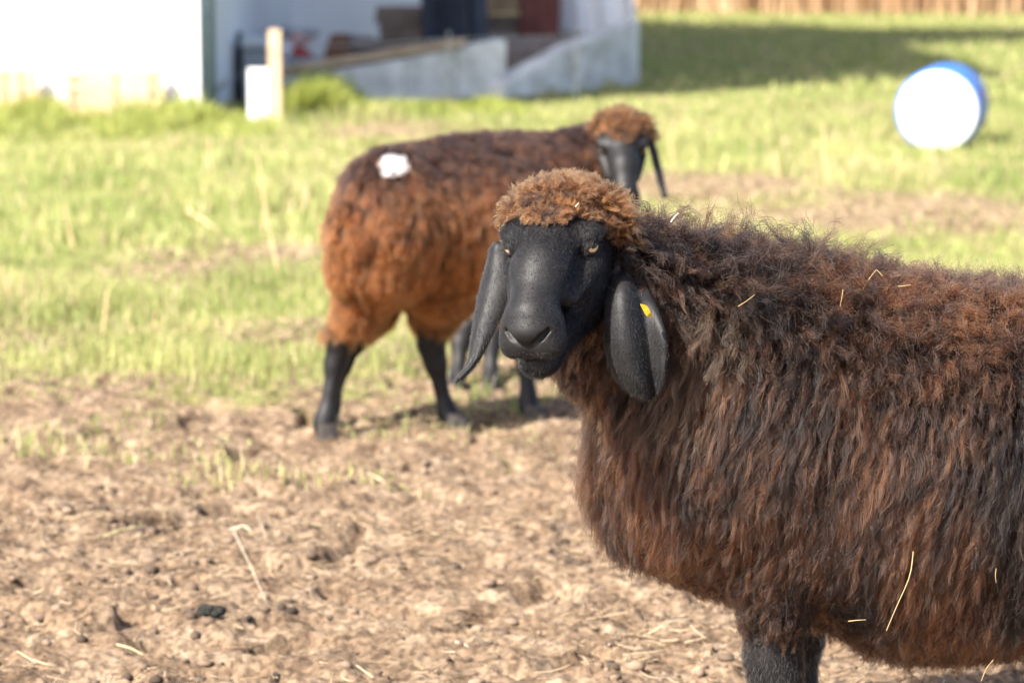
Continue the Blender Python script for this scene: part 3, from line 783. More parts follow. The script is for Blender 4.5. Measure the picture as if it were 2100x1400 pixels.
for (sx, Y) in ((2490, 4.03), (2440, 4.31)):                                 # hind legs
    x = A(sx, 1200, Y)[0]
    P_ = [(x, Y, .52), (x - .05, Y, .42), (x + .05, Y, .32), (x + .085, Y, .27), (x + .07, Y, .13), (x + .06, Y, .09), (x + .045, Y, .045), (x + .04, Y, .02)]
    leg(body1, P_, [.13, .085, .045, .032, .021, .024, .020, .021]); hooves1.append((np.array([x + .038, Y, 0]), (-1, 0), 1.15))
body1.path([A(2600, 800), A(2690, 900), A(2700, 1050)], [.05, .035, .02], k=.05)   # tail

H1 = frame_from(-.25, .50, -.83, (.955, .0, -.29))
O1 = at(1134, 497, 3.90) - H1[:, 2] * .0
def prof_near(u, t):
    g = sstep(.05, .35, t)
    v = .020 * math.sin(math.pi * min(u / .70, 1)) if u < .70 else 0.
    f = .020 * sstep(.70, 1.0, u) * sstep(.25, .6, t)
    return float((v + f) * (1 - .45 * sstep(.8, 1, t)) * (.5 + .5 * g) - .004 * (u - .5))
ear_r = ([at(1280, 532, 3.995), at(1284, 570, 3.95), at(1290, 610, 3.905), at(1296, 660, 3.895), at(1301, 705, 3.89), at(1308, 750, 3.89), at(1322, 785, 3.895), at(1333, 812, 3.90)],
         np.array([.040, .052, .066, .078, .085, .076, .054, .022]), prof_near, .0055,
         [(.9, .45, .05)] * 2 + [(1, .12, 0)] * 4 + [(1, .05, .15)] * 2)
def prof_far(u, t):
    return float(.013 * math.sin(math.pi * u) * (1 - .2 * t) + .010 * sstep(.55, 1, u) * sstep(.4, .8, t))
ear_l = ([at(1030, 500, 3.955), at(1024, 545, 3.945), at(1014, 600, 3.925), at(1001, 650, 3.905), at(987, 700, 3.895), at(977, 738, 3.89), at(960, 766, 3.88), at(938, 789, 3.87)],
         np.array([.034, .044, .052, .042, .033, .020, .014, .013]), prof_far, .0065,
         [(.75, -.65, .0)] * 2 + [(.80, -.60, .0)] * 3 + [(.8, -.5, -.3)] * 3)
near = make_sheep(dict(
    base=(A(1900, 700)[0], YB, 0), label='brown-black woolly sheep with bare black face turned to look over, straw on its back', group=None,
    body=body1, lo=(-.05, 3.80, -.03), hi=(1.35, 4.52, .98), h_body=.0075 if not TEST.get('low') else .012, h_head=.0023,
    head_o=O1, head_m=H1, ears=[ear_r, ear_l],
    wool_mask=lambda P: ((P[:, 2] > .315) | (BELLY(P) < .012)).astype(float),
    tags=[(at(1326, 637, 3.850), (.85, .15, -.25), (.62, .25, -1.2), .011, .019)],
    hooves=hooves1))

# ---- wool -----------------------------------------------------------------
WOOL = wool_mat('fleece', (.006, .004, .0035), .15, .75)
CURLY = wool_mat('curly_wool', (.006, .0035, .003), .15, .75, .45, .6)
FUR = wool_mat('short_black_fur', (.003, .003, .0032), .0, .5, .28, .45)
DQ = TEST.get('hair', 1.)

def fleece(root, mesh, normals, head_w, n, m, dens, style, r0=.00042, r1=.00012, name='fleece', mat=WOOL, rng=RNG):
    V, F = mesh
    P, N = sample_roots(V, F, normals, int(n * DQ), dens, rng)
    keep = head_w(P) > -.004; P, N = P[keep], N[keep]
    st = style(P, N)
    col = st.pop('col')
    S, li = locks(P, N, m=m, rng=rng, **st)
    j = 1 + .35 * (rng.random(len(li)) - .5)
    tint = np.clip(col[li] * j[:, None], .002, 1)
    return hair_object(name, S, tint, r0, r1, mat, root)

root1, ob1, mb1, mh1, ears1, hw1 = near
NB1 = grad(body1, mb1[0], .004)
def dens1(P):
    w = np.maximum(sstep(.29, .36, P[:, 2]), sstep(.02, .005, BELLY(P))) * np.where(P[:, 0] > .85, .45, 1.) * np.where(P[:, 1] > YB + .10, .45, 1.)
    return w + 1e-9
def flow_body(P, N, fwd, amt, seed):
    g = np.array([0, 0, -1.]) + np.array([fwd, 0, 0])
    t = g - N * (N @ g)[:, None]
    nz = np.stack([vnoise(P * 9, seed), vnoise(P * 9 + 31, seed + 1), vnoise(P * 9 + 57, seed + 2)], 1) - .5
    return t + nz * amt
def style1(P, N):
    rng = RNG; n = len(P)
    top = sstep(.35, .85, N[:, 2]); hd = sstep(.16, .04, hw1(P))
    low = sstep(.50, .36, P[:, 2]) * sstep(.55, .47, P[:, 0])
    under = sstep(-.3, -.8, N[:, 2])
    L = .095 * (1 - .50 * top) * (1 - .35 * hd) * (1 - .45 * low) * (1 - .45 * under) * (.75 + .5 * rng.random(n))
    wis = top * sstep(.62, .40, P[:, 0]) * sstep(.12, .2, P[:, 0])            # wisps over the withers
    L *= 1 + 1.1 * wis * rng.random(n) ** 2
    lift = .24 + .62 * top + .35 * hd * .5
    fl = flow_body(P, N, -.26, .50, 11)
    fl = fl * (1 - .45 * top)[:, None] + rng.normal(size=(n, 3)) * (.07 + .34 * top + .14 * hd)[:, None]
    # colour
    nz = fbm(P * np.array([14, 14, 5.]), 3, 3); big = fbm(P * 3.2, 21, 2)
    t = np.clip(.25 + 1.3 * (nz - .38) + .9 * (big - .5) + .5 * (rng.random(n) - .5), 0, 1)
    c = mixc((.007, .005, .0047), (.140, .055, .0225), t ** 1.15 * np.where(rng.random(n) < .24, .2, 1))
    # darker towards the middle of the neck and on the breast, duller brown on top of the back
    c = c * (1 - .35 * top * (P[:, 0] < .5))[:, None]
    # sun-bleached grey-blond tuft at the neck
    q1, q2 = at(1500, 560, 3.97), at(1420, 790, 3.95)
    ab = q2 - q1; tt = np.clip((P - q1) @ ab / (ab @ ab), 0, 1); dd = np.linalg.norm(P - q1 - tt[:, None] * ab, axis=1)
    bl = sstep(.055, .018, dd + .03 * (rng.random(n) - .5)) * (.1 + .5 * rng.random(n)) * (N[:, 1] < .3)
    c = c * (1 - bl[:, None]) + np.array([.105, .072, .043])[None] * bl[:, None]
    return dict(L=L, flow=fl, lift=lift, spread=.0080 * (1 - .25 * top), clump=.82 - .42 * top, wave=.0045, wfreq=1.9, frizz=.0032 + .0055 * top, sag=.35, npts=9, col=c)
if not TEST.get('nowool'):
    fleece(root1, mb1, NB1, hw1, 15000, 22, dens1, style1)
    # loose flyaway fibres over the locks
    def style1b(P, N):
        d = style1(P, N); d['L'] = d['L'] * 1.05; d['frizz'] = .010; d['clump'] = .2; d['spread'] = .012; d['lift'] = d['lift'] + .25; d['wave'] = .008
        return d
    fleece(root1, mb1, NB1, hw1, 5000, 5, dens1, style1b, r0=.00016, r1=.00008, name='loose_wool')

def head_wool(root, mh, hm, ho, hs, ncap, mcap, nfur, sc=1., rng=RNG, rfac=1., curl=.0030, face=True):
    V, F = mh; Q = (V - ho) @ hm / hs
    Nq = grad(HEAD, Q, .0015); Nw = nrm(Nq @ hm.T)
    def capmask(q):
        ax = np.abs(q[:, 0]); nz = vnoise(q * 60 + 9, 5) - .5
        b = .018 - .040 * sstep(.022, .046, ax) - .022 * sstep(.02, -.02, q[:, 2]) + .022 * nz
        b = np.where(q[:, 2] < -.03, -.060 + .01 * nz, b)
        return sstep(.010, -.014, q[:, 1] - b), b
    P, N = sample_roots(V, F, Nw, int(ncap * DQ), lambda c: capmask((c - ho) @ hm / hs)[0] + 1e-9, rng)
    q = (P - ho) @ hm / hs; depth = capmask(q)[1] - q[:, 1]
    n = len(P); side = sstep(.0, -.04, q[:, 2])
    L = (.008 + .024 * sstep(-.004, .055, depth)) * (.65 + .6 * rng.random(n)) * hs
    eary = np.exp(-(((np.abs(q[:, 0]) - .058) / .02) ** 2 + ((q[:, 1] + .075) / .03) ** 2 + ((q[:, 2] + .02) / .04) ** 2)) * np.where(q[:, 0] > 0, 1., .5); L = L * (1 + 1.0 * eary)
    fl = N * .8 + rng.normal(size=(n, 3)) * .28 + hm[:, 1][None] * .25 * (1 - side)[:, None] + np.array([0, -.1, -.55])[None] * side[:, None] + (np.array([0, -.75, -.35])[None] + hm[:, 0][None] * np.sign(q[:, :1]) * .5) * eary[:, None]
    nz = fbm(q * 70, 8, 2)
    t = np.clip(.55 + 1.6 * (nz - .5) + .8 * (rng.random(n) - .5), 0, 1)
    c = mixc((.020, .009, .005), (.150, .066, .023), t); c *= (1 - .35 * side)[:, None]
    S, li = locks(P, N, L, fl, .9, mcap, .0050 * hs, clump=.62, wave=.002, frizz=.0022, curl=curl, cfreq=2.2, npts=11, sag=.1, lvar=.35, rng=rng)
    tint = np.clip(c[li] * (1 + .4 * (rng.random(len(li)) - .5))[:, None], .003, 1)
    hair_object('curly_wool', S, tint, .00034 * rfac, .00016 * rfac, CURLY, root)
    if not face: return
    # short fur on the face
    def facew(c):
        return (1 - .9 * capmask((c - ho) @ hm / hs)[0])
    P, N = sample_roots(V, F, Nw, int(nfur * DQ), facew, rng)
    q = (P - ho) @ hm / hs; n = len(P)
    pad = (np.linalg.norm((q - np.array([0, .168, -.045])) / np.array([.018, .014, .016]), axis=1) < 1) & (rng.random(n) < .75)
    eyed = np.minimum(np.linalg.norm(q - np.array([.062, .020, -.002]), axis=1), np.linalg.norm(q - np.array([-.062, .020, -.002]), axis=1))
    nost = (np.abs(q[:, 0]) < .031) & (q[:, 1] > .152) & (q[:, 2] > -.068) & (q[:, 2] < -.030)
    mou = (q[:, 2] < -.080) & (q[:, 2] > -.0905) & (q[:, 1] > .10)
    ok = ~pad & ~nost & ~mou & (eyed > .0105); P, N, q = P[ok], N[ok], q[ok]; n = len(P)
    fd = hm[:, 1] * .8 - hm[:, 2] * .25
    fl = fd[None] - N * (N @ fd)[:, None] + (N @ hm[:, 0])[:, None] * 0 + rng.normal(size=(n, 3)) * .18
    low = sstep(-.07, -.11, q[:, 2])
    L = (.0030 + .0040 * sstep(.12, .0, q[:, 1]) + .004 * low) * (.6 + .8 * rng.random(n))
    S, li = locks(P - N * .0004, N, L, fl, .42, 1, .0006, clump=0, wave=.0003, frizz=.0004, npts=4, sag=.1, rng=rng)
    tint = mixc((.004, .0038, .004), (.016, .015, .016), rng.random(n) ** 2)
    lip = (q[:, 2] < -.088) & (q[:, 2] > -.104) & (q[:, 1] > .135) & (rng.random(n) < .6)
    tint[lip] = (.11, .095, .075)
    gh = (rng.random(n) < .10 * sstep(.035, .015, np.abs(q[:, 0]))) & (q[:, 1] > -.01); tint[gh] = mixc((.03, .03, .032), (.10, .10, .105), rng.random(gh.sum()))
    hair_object('face_fur', S, tint, .00020, .00008, FUR, root)
if not TEST.get('nowool'):
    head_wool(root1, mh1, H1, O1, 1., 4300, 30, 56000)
    # short fur and hairs on the ears
    for (v, f, info) in ears1:
        fn = nrm(np.cross(v[f[:, 1]] - v[f[:, 0]], v[f[:, 3]] - v[f[:, 0]])); vn = np.zeros_like(v)
        for k in range(4): np.add.at(vn, f[:, k], fn)
        vn = nrm(vn); ctr = np.repeat(info[0], 22, 0); ctr = np.concatenate([ctr, ctr])
        half = len(v) // 2; fr = np.repeat(info[2], 22, 0)
        vn[:half] *= np.sign((vn[:half] * fr).sum(1))[:, None]; vn[half:] *= -np.sign((vn[half:] * fr).sum(1))[:, None]
        P, N = sample_roots(v, f, vn, int(11000 * DQ)); n = len(P)
        fl = np.array([0, 0, -.8])[None] + RNG.normal(size=(n, 3)) * .25
        S, li = locks(P, N, .0048 * (.5 + RNG.random(n)), fl, .35, 1, .0005, clump=0, wave=.0002, frizz=.0004, npts=4, sag=.1)
        tint = mixc((.004, .0038, .004), (.014, .013, .0135), RNG.random(n) ** 2)
        hair_object('ear_fur', S, tint, .00016, .00007, FUR, root1)
    # short fur on the bare lower legs
    P, N = sample_roots(mb1[0], mb1[1], NB1, int(26000 * DQ), lambda P: sstep(.36, .30, P[:, 2]) * sstep(.005, .02, BELLY(P)) * (P[:, 0] < .6) + 1e-9); n = len(P)
    fl = np.array([0, 0, -.8])[None] + RNG.normal(size=(n, 3)) * .22
    S, li = locks(P, N, .010 * (.5 + RNG.random(n)), fl, .35, 1, .0005, clump=0, wave=.0004, frizz=.0008, npts=4, sag=.1)
    hair_object('leg_fur', S, mixc((.006, .005, .005), (.035, .026, .022), RNG.random(n) ** 2), .00024, .0001, FUR, root1)

# ---- the sheep behind -------------------------------------------------------
def back_sheep():
    B = at
    s = SDF()
    s.ell(B(800, 455, 7.30), (.135, .15, .165), k=.08)
    s.ell(B(905, 450, 7.42), (.21, .17, .165), k=.10)
    s.ell(B(1040, 430, 7.58), (.17, .15, .165), k=.10)
    s.ell(B(965, 448, 7.50), (.19, .15, .178), k=.10)
    s.ell(B(905, 575, 7.46), (.085, .12, .10), k=.08)
    s.cone(B(1080, 400, 7.62), B(1225, 325, 7.72), .125, .078, k=.07)
    hv = []
    def lg(px, py, Y, up, rads, fwd):
        """a leg from its foot pixel upwards; 'up' lists (pixel x, pixel y, Y)"""
        f = gnd(px, py); pts = [f + (0, 0, .012)] + [B(*u) for u in up]
        s.path(pts[::-1], rads[::-1], k=.03); hv.append((f + np.array([.004, 0, 0]), fwd, .95)); return f
    lg(667, 904, 7.3, [(664, 872, 7.31), (668, 852, 7.31), (686, 745, 7.33), (700, 690, 7.33), (735, 640, 7.31), (770, 540, 7.28)], [.018, .020, .018, .021, .036, .06, .11], (.9, .3))
    lg(674, 884, 7.6, [(674, 850, 7.48), (680, 825, 7.48), (703, 745, 7.5), (728, 690, 7.5), (770, 620, 7.50), (800, 540, 7.48)], [.018, .020, .018, .021, .034, .055, .09], (.9, .3))
    lg(934, 882, 7.5, [(922, 858, 7.49), (914, 835, 7.49), (893, 745, 7.48), (884, 705, 7.48), (890, 640, 7.48), (905, 560, 7.5)], [.018, .020, .018, .024, .032, .055, .08], (.9, .1))
    lg(1093, 866, 7.6, [(1084, 838, 7.62), (1083, 815, 7.62), (1078, 730, 7.64), (1072, 690, 7.64), (1060, 620, 7.64), (1045, 540, 7.62)], [.018, .020, .018, .024, .032, .055, .08], (.9, .2))
    s.path([B(712, 470, 7.2), B(706, 540, 7.2)], [.05, .04], k=.05)                  # tail
    Hm = frame_from(.04, .72, -.70, (.985, .0, .06)); Ho = B(1276, 300, 7.60)
    flat = lambda u, t: float(.010 * math.sin(math.pi * u))
    e1 = ([B(1222, 292, 7.66), B(1217, 318, 7.64), B(1212, 350, 7.63), B(1206, 385, 7.625), B(1203, 415, 7.62), B(1202, 436, 7.62)], np.array([.03, .045, .055, .055, .04, .015]), flat, .007, [(1, -.1, 0)] * 6)
    e2 = ([B(1331, 286, 7.66), B(1339, 315, 7.65), B(1347, 345, 7.64), B(1352, 370, 7.63), B(1357, 390, 7.62), B(1362, 408, 7.61)], np.array([.028, .034, .036, .03, .020, .010]), flat, .007, [(.5, .87, 0)] * 6)
    r, ob, mb, mh, ears, hw = make_sheep(dict(
        base=(B(900, 600, 7.45)[0], 7.45, 0), label='reddish-brown sheep with a white mark on its rump standing behind on the bare earth',
        body=s, lo=(-.62, 6.95, -.03), hi=(.45, 8.0, .95), h_body=.011, h_head=.005, head_o=Ho, head_m=Hm, head_s=.96, ears=[e1, e2],
        wool_mask=lambda P: (P[:, 2] > .30).astype(float),
        tags=[(B(1196, 334, 7.60), (.9, .1, .4), (.35, 0, 1.), .022, .042)], hooves=hv))
    NB = grad(s, mb[0], .006)
    def dens(P): return sstep(.25, .31, P[:, 2]) + 1e-9
    def style(P, N):
        n = len(P); top = sstep(.4, .9, N[:, 2]); low = sstep(.45, .32, P[:, 2]); hd = sstep(.14, .04, hw(P))
        L = .058 * (1 - .35 * top) * (1 - .35 * low) * (.75 + .5 * RNG.random(n))
        fl = flow_body(P, N, .05, .5, 33) * (1 - .4 * top)[:, None] + RNG.normal(size=(n, 3)) * .08
        t = np.clip(.18 + .95 * sstep(.78, .42, P[:, 2]) + .7 * (fbm(P * np.array([24, 24, 8]), 36, 3) - .5) + .3 * (RNG.random(n) - .5) - .25 * top, 0, 1)
        c = mixc((.018, .0075, .0055), (.20, .064, .016), t)
        w = mark(P) > .5; c[w] = (.8, .8, .79)
        return dict(L=np.where(w, L * .5, L), flow=fl, lift=.30 + .5 * top, spread=.020, clump=.50, wave=.003, frizz=.0035, npts=7, sag=.35, col=c)
    mk = B(800, 338, 7.19)
    def mark(P): return ((np.linalg.norm((P - mk) / np.array([.021, .12, .014]), axis=1) + .5 * (vnoise(P * 40, 77) - .5)) < 1).astype(float)
    def stylew(P, N):
        n = len(P); return dict(L=.045 * (.8 + .4 * RNG.random(n)), flow=flow_body(P, N, .05, .2, 33), lift=.55, spread=.012, clump=.3, wave=.002, frizz=.003, npts=6, sag=.3, col=np.full((n, 3), .86))
    fleece(r, mb, NB, hw, 9000, 20, dens, style, r0=.0007, r1=.0003)
    fleece(r, mb, NB, hw, 320, 20, lambda P: mark(P) + 1e-12, stylew, r0=.0011, r1=.0008, name='paint_mark', mat=wool_mat('white_painted_wool', (.85, .85, .84), .0, .1))
    head_wool(r, mh, Hm, Ho, .96, 1800, 16, 0, rfac=2.2, face=False)
    return r
back_sheep()

# ---- a third, darker sheep hidden behind the other two: only its legs show
def third_sheep():
    B = at; s = SDF()
    s.ell(B(985, 480, 8.55), (.13, .26, .125), k=.06); s.ell(B(985, 470, 8.85), (.125, .16, .125), k=.06)
    s.cone(B(990, 470, 8.40), B(1030, 440, 8.24), .09, .06, k=.06)
    hv = []
    for (px, py, ups) in ((934, 797, ((938, 770, 8.2), (945, 700, 8.25), (962, 655, 8.3), (968, 560, 8.4))), (1008, 806, ((1006, 775, 8.15), (1008, 700, 8.2), (1010, 655, 8.25), (1005, 560, 8.4)))):
        f = gnd(px, py); s.path([B(*u) for u in ups][::-1] + [f + (0, 0, .012)], [.07, .032, .024, .019, .019], k=.03); hv.append((f, (-.3, -1), .9))
    for (x_, Y) in ((-.13, 8.95), (.02, 8.98)):
        s.path([(x_, Y, .45), (x_, Y + .03, .30), (x_, Y + .05, .24), (x_, Y + .02, .012)], [.09, .045, .025, .019], k=.03); hv.append((np.array([x_, Y + .01, 0]), (-.2, -1), .9))
    Hm = frame_from(.1, .72, -.68, (.98, 0, .1)); Ho = B(1035, 420, 8.13)
    flat = lambda u, t: float(.008 * math.sin(math.pi * u))
    e1 = ([Ho + Hm @ np.array([-.06, -.03, 0]) + np.array([-.02 - .01 * k, 0, -.03 * k]) for k in range(5)], np.array([.03, .04, .045, .035, .015]), flat, .007, [(.6, .8, 0)] * 5)
    e2 = ([Ho + Hm @ np.array([.06, -.03, 0]) + np.array([.02 + .01 * k, 0, -.03 * k]) for k in range(5)], np.array([.03, .04, .045, .035, .015]), flat, .007, [(.6, -.8, 0)] * 5)
    r, ob, mb, mh, ears, hw = make_sheep(dict(base=(B(985, 600, 8.6)[0], 8.6, 0), label='black sheep mostly hidden behind the others, thin dark legs showing',
        body=s, lo=(-.45, 7.95, -.03), hi=(.25, 9.2, .80), h_body=.012, h_head=.006, head_o=Ho, head_m=Hm, head_s=.8, ears=[e1, e2],
        wool_mask=lambda P: (P[:, 2] > .32).astype(float), tags=[], hooves=hv))
    NB = grad(s, mb[0], .006)
    def style(P, N):
        n = len(P)
        return dict(L=.035 * (.7 + .5 * RNG.random(n)), flow=flow_body(P, N, 0, .4, 44), lift=.35, spread=.014, clump=.7, wave=.003, frizz=.003, npts=6, sag=.3, col=mixc((.02, .013, .011), (.05, .03, .02), RNG.random(n)))
    fleece(r, mb, NB, hw, 2500, 10, lambda P: sstep(.30, .36, P[:, 2]) + 1e-9, style, r0=.0012, r1=.0006)
third_sheep()

# ================================================================== STRAW, CLODS AND STALKS
STRAW = blade_mat('straw', .5, .15)
def straws(name, P, D, L, W, tint, parent=None, bend=.12, mat=STRAW):
    """flat-lying bent straw pieces: triangular tubes, four rings each"""
    n = len(P); s = np.array([0, .4, .75, 1.]); D = nrm(D); up = np.array([0, 0, 1.])
    sd_ = nrm(np.cross(D, up)); b = nrm(np.cross(sd_, D)); bd = RNG.normal(size=(n, 2)) * bend
    V = []
    for q in s:
        c = P + D * (L * (q - .5))[:, None] + (sd_ * bd[:, :1] + b * np.abs(bd[:, 1:])) * (L * (q - .5) ** 2 * 2)[:, None]
        for a in (0, 2.094, 4.189): V.append(c + (sd_ * math.cos(a) + b * math.sin(a)) * (W * .5)[:, None])
    V = np.stack(V, 1).reshape(-1, 3); o = np.arange(n)[:, None] * 12; F = []
    for r in range(3):
        for k in range(3):
            a, a2 = r * 3 + k, r * 3 + (k + 1) % 3; F += [o + [a, a2, a2 + 3], o + [a, a2 + 3, a + 3]]
    F = np.concatenate(F + [o + [0, 2, 1], o + [9, 10, 11]])
    c = np.repeat(np.concatenate([tint, np.ones((n, 1))], 1), 12, 0)
    return link(name, mesh_np(name, V, F, False, {'tint': ('FLOAT_COLOR', c)}), mat, parent)
def litter(n, y0, y1):
    y = np.sqrt(RNG.random(n) * (y1 ** 2 - y0 ** 2) + y0 ** 2); x = (RNG.random(n) - .5) * 2 * (y * .19 + .15); return x, y
x, y = litter(12000, 4.4, 9.6); p = np.stack([x, y], -1)
k = RNG.random(len(x)) < (.18 + .8 * sstep(.42, .65, fbm(p * 2.6, 101, 3))); x, y = x[k], y[k]
xb, yb = [], []
for (c, rx, ry) in BARE:
    n = int(2600 * rx * ry * 4); xb.append(c[0] + RNG.normal(size=n) * rx * .55); yb.append(c[1] + RNG.normal(size=n) * ry * 1.0)
x = np.concatenate([x] + xb); y = np.concatenate([y] + yb); n = len(x)
far = sstep(8, 10, y); W = (.0016 + .0022 * RNG.random(n)) * (1 + 1.2 * far); L = (.012 + .075 * RNG.random(n) ** 2.5) * (1 + .8 * far)
a = RNG.random(n) * 6.283; D = np.stack([np.cos(a), np.sin(a), RNG.normal(size=n) * .18], 1)
z = ground_height(x, y) + W * .4 + .004 + .012 * RNG.random(n) ** 2
tint = mixc((.28, .20, .12), (.50, .39, .25), RNG.random(n)) ; br = RNG.random(n) < .35; tint[br] = mixc((.16, .10, .055), (.28, .19, .11), RNG.random(br.sum()))
tag(straws('straw_litter', np.stack([x, y, z], 1), D, L, W, tint), 'loose straw and chaff trodden over the bare earth', 'straw', kind='stuff')
# crumbs and clods of earth
def ico():
    t = (1 + 5 ** .5) / 2
    v = nrm(np.array([(-1, t, 0), (1, t, 0), (-1, -t, 0), (1, -t, 0), (0, -1, t), (0, 1, t), (0, -1, -t), (0, 1, -t), (t, 0, -1), (t, 0, 1), (-t, 0, -1), (-t, 0, 1)]))
    f = np.array([(0, 11, 5), (0, 5, 1), (0, 1, 7), (0, 7, 10), (0, 10, 11), (1, 5, 9), (5, 11, 4), (11, 10, 2), (10, 7, 6), (7, 1, 8), (3, 9, 4), (3, 4, 2), (3, 2, 6), (3, 6, 8), (3, 8, 9), (4, 9, 5), (2, 4, 11), (6, 2, 10), (8, 6, 7), (9, 8, 1)])
    return v, f
IV, IF = ico()
x, y = litter(9000, 4.4, 9.0); p = np.stack([x, y], -1)
k = RNG.random(len(x)) < (1 - grass_mask(x, y)) * (.15 + .85 * sstep(.45, .62, fbm(p * 3.3, 111, 3))); x, y = x[k], y[k]; n = len(x)
r = .003 + .012 * RNG.random(n) ** 3.2
V = IV[None] * (r[:, None] * (.7 + .6 * RNG.random((n, 12))))[..., None] * np.stack([.8 + .6 * RNG.random(n), .8 + .6 * RNG.random(n), .5 + .3 * RNG.random(n)], 1)[:, None]
V = V + np.stack([x, y, ground_height(x, y) + r * .18], 1)[:, None]
F = (IF[None] + (np.arange(n) * 12)[:, None, None]).reshape(-1, 3)
tc_ = np.repeat(np.concatenate([mixc((.035, .024, .017), (.22, .155, .105), RNG.random(n)), np.ones((n, 1))], 1), 12, 0)
tag(link('earth_crumbs', mesh_np('earth_crumbs', V.reshape(-1, 3), F, False, {'tint': ('FLOAT_COLOR', tc_)}), blade_mat('earth_crumb', .95, 0.)), 'crumbs and small clods of dry earth', 'earth', kind='stuff')
# dung
M_DUNG = pbr('dark_dung', (.010, .010, .009), (.030, .030, .026), 90, .85, .3, spec=.1)
g = gnd(434, 1282); dung = empty('dung_heap', g, 'small dark clump of sheep dung on the trodden earth', 'dung')
for k in range(26):
    a, rr = random.random() * 6.28, .017 * random.random() ** .5
    c = g + np.array([math.cos(a) * rr * 1.3, math.sin(a) * rr, ground_height(g[:1], g[1:2])[0] + .020 + .018 * random.random() * (1.1 - rr / .017)])
    link('pellet', mesh_np('pellet', IV * (.0080 + .003 * random.random()) * np.array([1.2, 1, .9]) + c, IF, True), M_DUNG, dung)
# single stalks that stand out
def stalk(pts, r, tint, label, name='dry_stalk', cat='stalk', group=None):
    m = MB(); pts = np.array(pts, float); t = np.linspace(0, 1, len(pts)); tt = np.linspace(0, 1, 9)
    q = np.stack([np.interp(tt, t, pts[:, j]) for j in range(3)], 1); q[1:-1] = (q[:-2] + q[1:-1] * 2 + q[2:]) / 4
    r = r * .62; m.tube(q, np.linspace(r, r * .6, 9), 6)
    o = m.build(name, pbr('stalk_' + name, tint, tuple(.8 * c for c in tint), 60, .6)); tag(o, label, cat, group); return o
G1 = 'dry stalks standing in the pasture'
LB = 'thin dry straw-coloured stalk standing up out of the green grass'
tan = (.60, .44, .24)
for (x0, y0, x1, y1) in ((578, 590, 528, 318), (436, 385, 430, 285), (155, 520, 135, 415), (50, 470, 45, 400), (210, 690, 222, 590), (1697, 395, 1690, 250), (325, 690, 318, 640), (1380, 330, 1375, 260), (30, 640, 2, 540), (1600, 370, 1585, 300)):
    f = gnd(x0, y0); tp = at(x1, y1, f[1] - .02); md = (f + tp) / 2 + np.array([.012 * random.uniform(-1, 1), 0, .01]); f[2] = ground_height(f[:1], f[1:2])[0] - .005
    stalk([f, md, tp], .0095 if y0 > 450 else .013, tan, LB, group=G1)
def lying(x0, y0, x1, y1, r, label, tint=tan, lift=.004, name='straw_stalk', group=None):
    a, b = gnd(x0, y0), gnd(x1, y1)
    for q in (a, b): q[2] = ground_height(q[:1], q[1:2])[0] + r
    md = (a + b) / 2; md[2] = max(ground_height(md[:1], md[1:2])[0] + r, md[2]) + lift
    return stalk([a, md, b], r, tint, label, name, 'straw', group)
lying(385, 438, 450, 478, .016, 'thick pale straw stem lying slanted on the green grass')
lying(285, 400, 312, 350, .016, 'short pale pinkish stem leaning in the green grass')
lying(1560, 360, 1690, 250, .006, 'bent pale stalk drooping towards the blue barrel', lift=.12)
lying(480, 1105, 545, 1250, .0020, 'long thin whitish stem lying on the bare earth', (.52, .44, .33))
lying(472, 1102, 532, 1112, .0028, 'short curved pale grey-green stem on the bare earth', (.55, .54, .40), .02)
lying(528, 1060, 545, 1120, .0022, 'pale straw tip beside the curved stem on the earth', (.55, .46, .34))
lying(240, 1340, 300, 1348, .0030, 'flat yellow straw piece lying near the dung clump', (.50, .39, .22))
lying(700, 1345, 765, 1400, .0030, 'pale straw stem poking out over the earth near the front', (.50, .40, .26))
lying(935, 1315, 965, 1332, .0032, 'stubby pale straw bit lying on the earth', (.52, .42, .28))
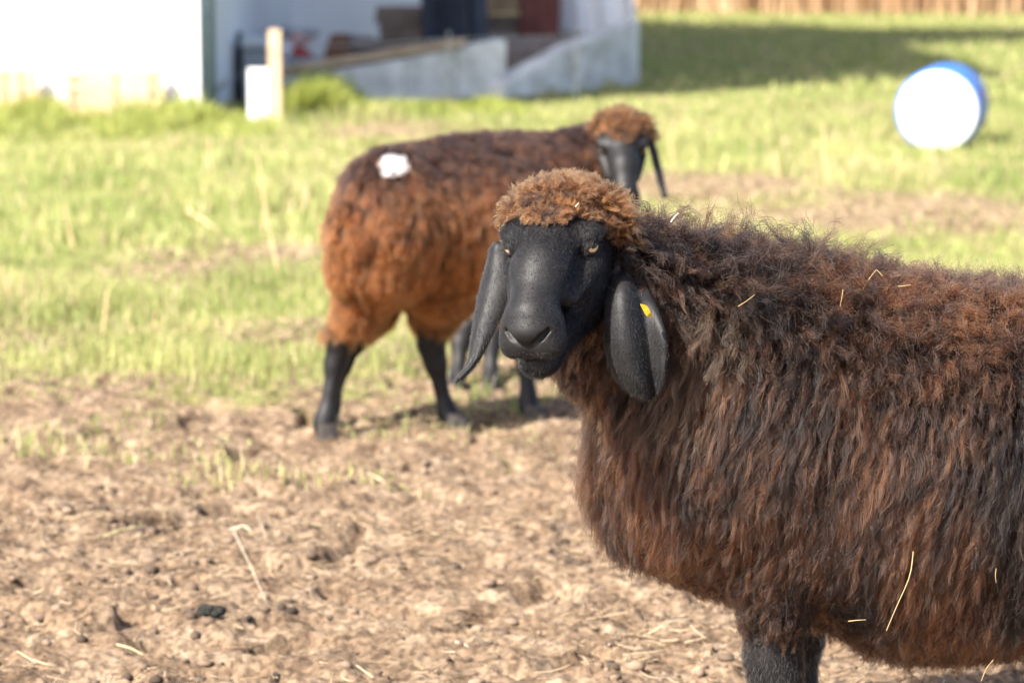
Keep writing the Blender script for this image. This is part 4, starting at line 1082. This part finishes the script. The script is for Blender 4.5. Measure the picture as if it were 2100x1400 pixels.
lying(1105, 1235, 1145, 1195, .004, 'curved greyish straw stem beside the near sheep', (.52, .42, .30))
lying(755, 975, 810, 1000, .005, 'broad pale straw leaf lying on the earth behind', (.62, .50, .32))
lying(205, 1110, 292, 1098, .003, 'green-yellow straw blade lying on the earth', (.45, .42, .20))
lying(1330, 1295, 1420, 1275, .0035, 'straw stem lying on the earth behind the near sheep leg', (.52, .42, .28))
# straw caught in the near sheep's fleece
def caught(pts, r, label, tint=(.42, .30, .14)):
    return stalk([at(*q) for q in pts], r * .62, tint, label, 'caught_straw', 'straw', 'straws caught in the fleece')
caught([(1873, 1130, 3.865), (1868, 1180, 3.862), (1842, 1235, 3.862), (1818, 1292, 3.865)], .0022, 'long yellow straw hanging on the lower flank of the near sheep')
caught([(1768, 597, 4.03), (1782, 572, 4.02), (1797, 553, 4.02)], .0022, 'bent pale straw sticking up from the back of the near sheep')
caught([(1797, 553, 4.02), (1803, 558, 4.02), (1810, 566, 4.02)], .0018, 'short folded straw end on the back of the near sheep')
caught([(1729, 594, 3.99), (1726, 612, 3.985), (1722, 634, 3.985)], .0016, 'short upright straw in the wool below the withers')
caught([(1842, 587, 4.02), (1855, 586, 4.02), (1868, 584, 4.02)], .0016, 'small level straw on the back of the near sheep')
caught([(1376, 455, 3.98), (1382, 446, 3.98), (1391, 437, 3.98)], .0020, 'white straw chip on top of the neck', (.8, .75, .65))
caught([(1180, 424, 3.865), (1183, 420, 3.865), (1187, 416, 3.865)], .0014, 'tiny white chaff flake in the curly head wool', (.85, .8, .7))
caught([(1514, 628, 3.94), (1530, 618, 3.935), (1548, 604, 3.935)], .0013, 'thin straw wisp by the blond neck tuft')
caught([(1740, 1273, 3.90), (1757, 1271, 3.895), (1776, 1270, 3.895)], .0016, 'short straw bit at the edge of the belly wool')
caught([(2043, 1165, 3.86), (2041, 1180, 3.858), (2043, 1194, 3.858)], .0013, 'small straw bit high on the hind flank wool')
caught([(2037, 1352, 3.98), (2022, 1370, 3.97), (2012, 1396, 3.97)], .0018, 'straw dangling from the belly wool of the near sheep')
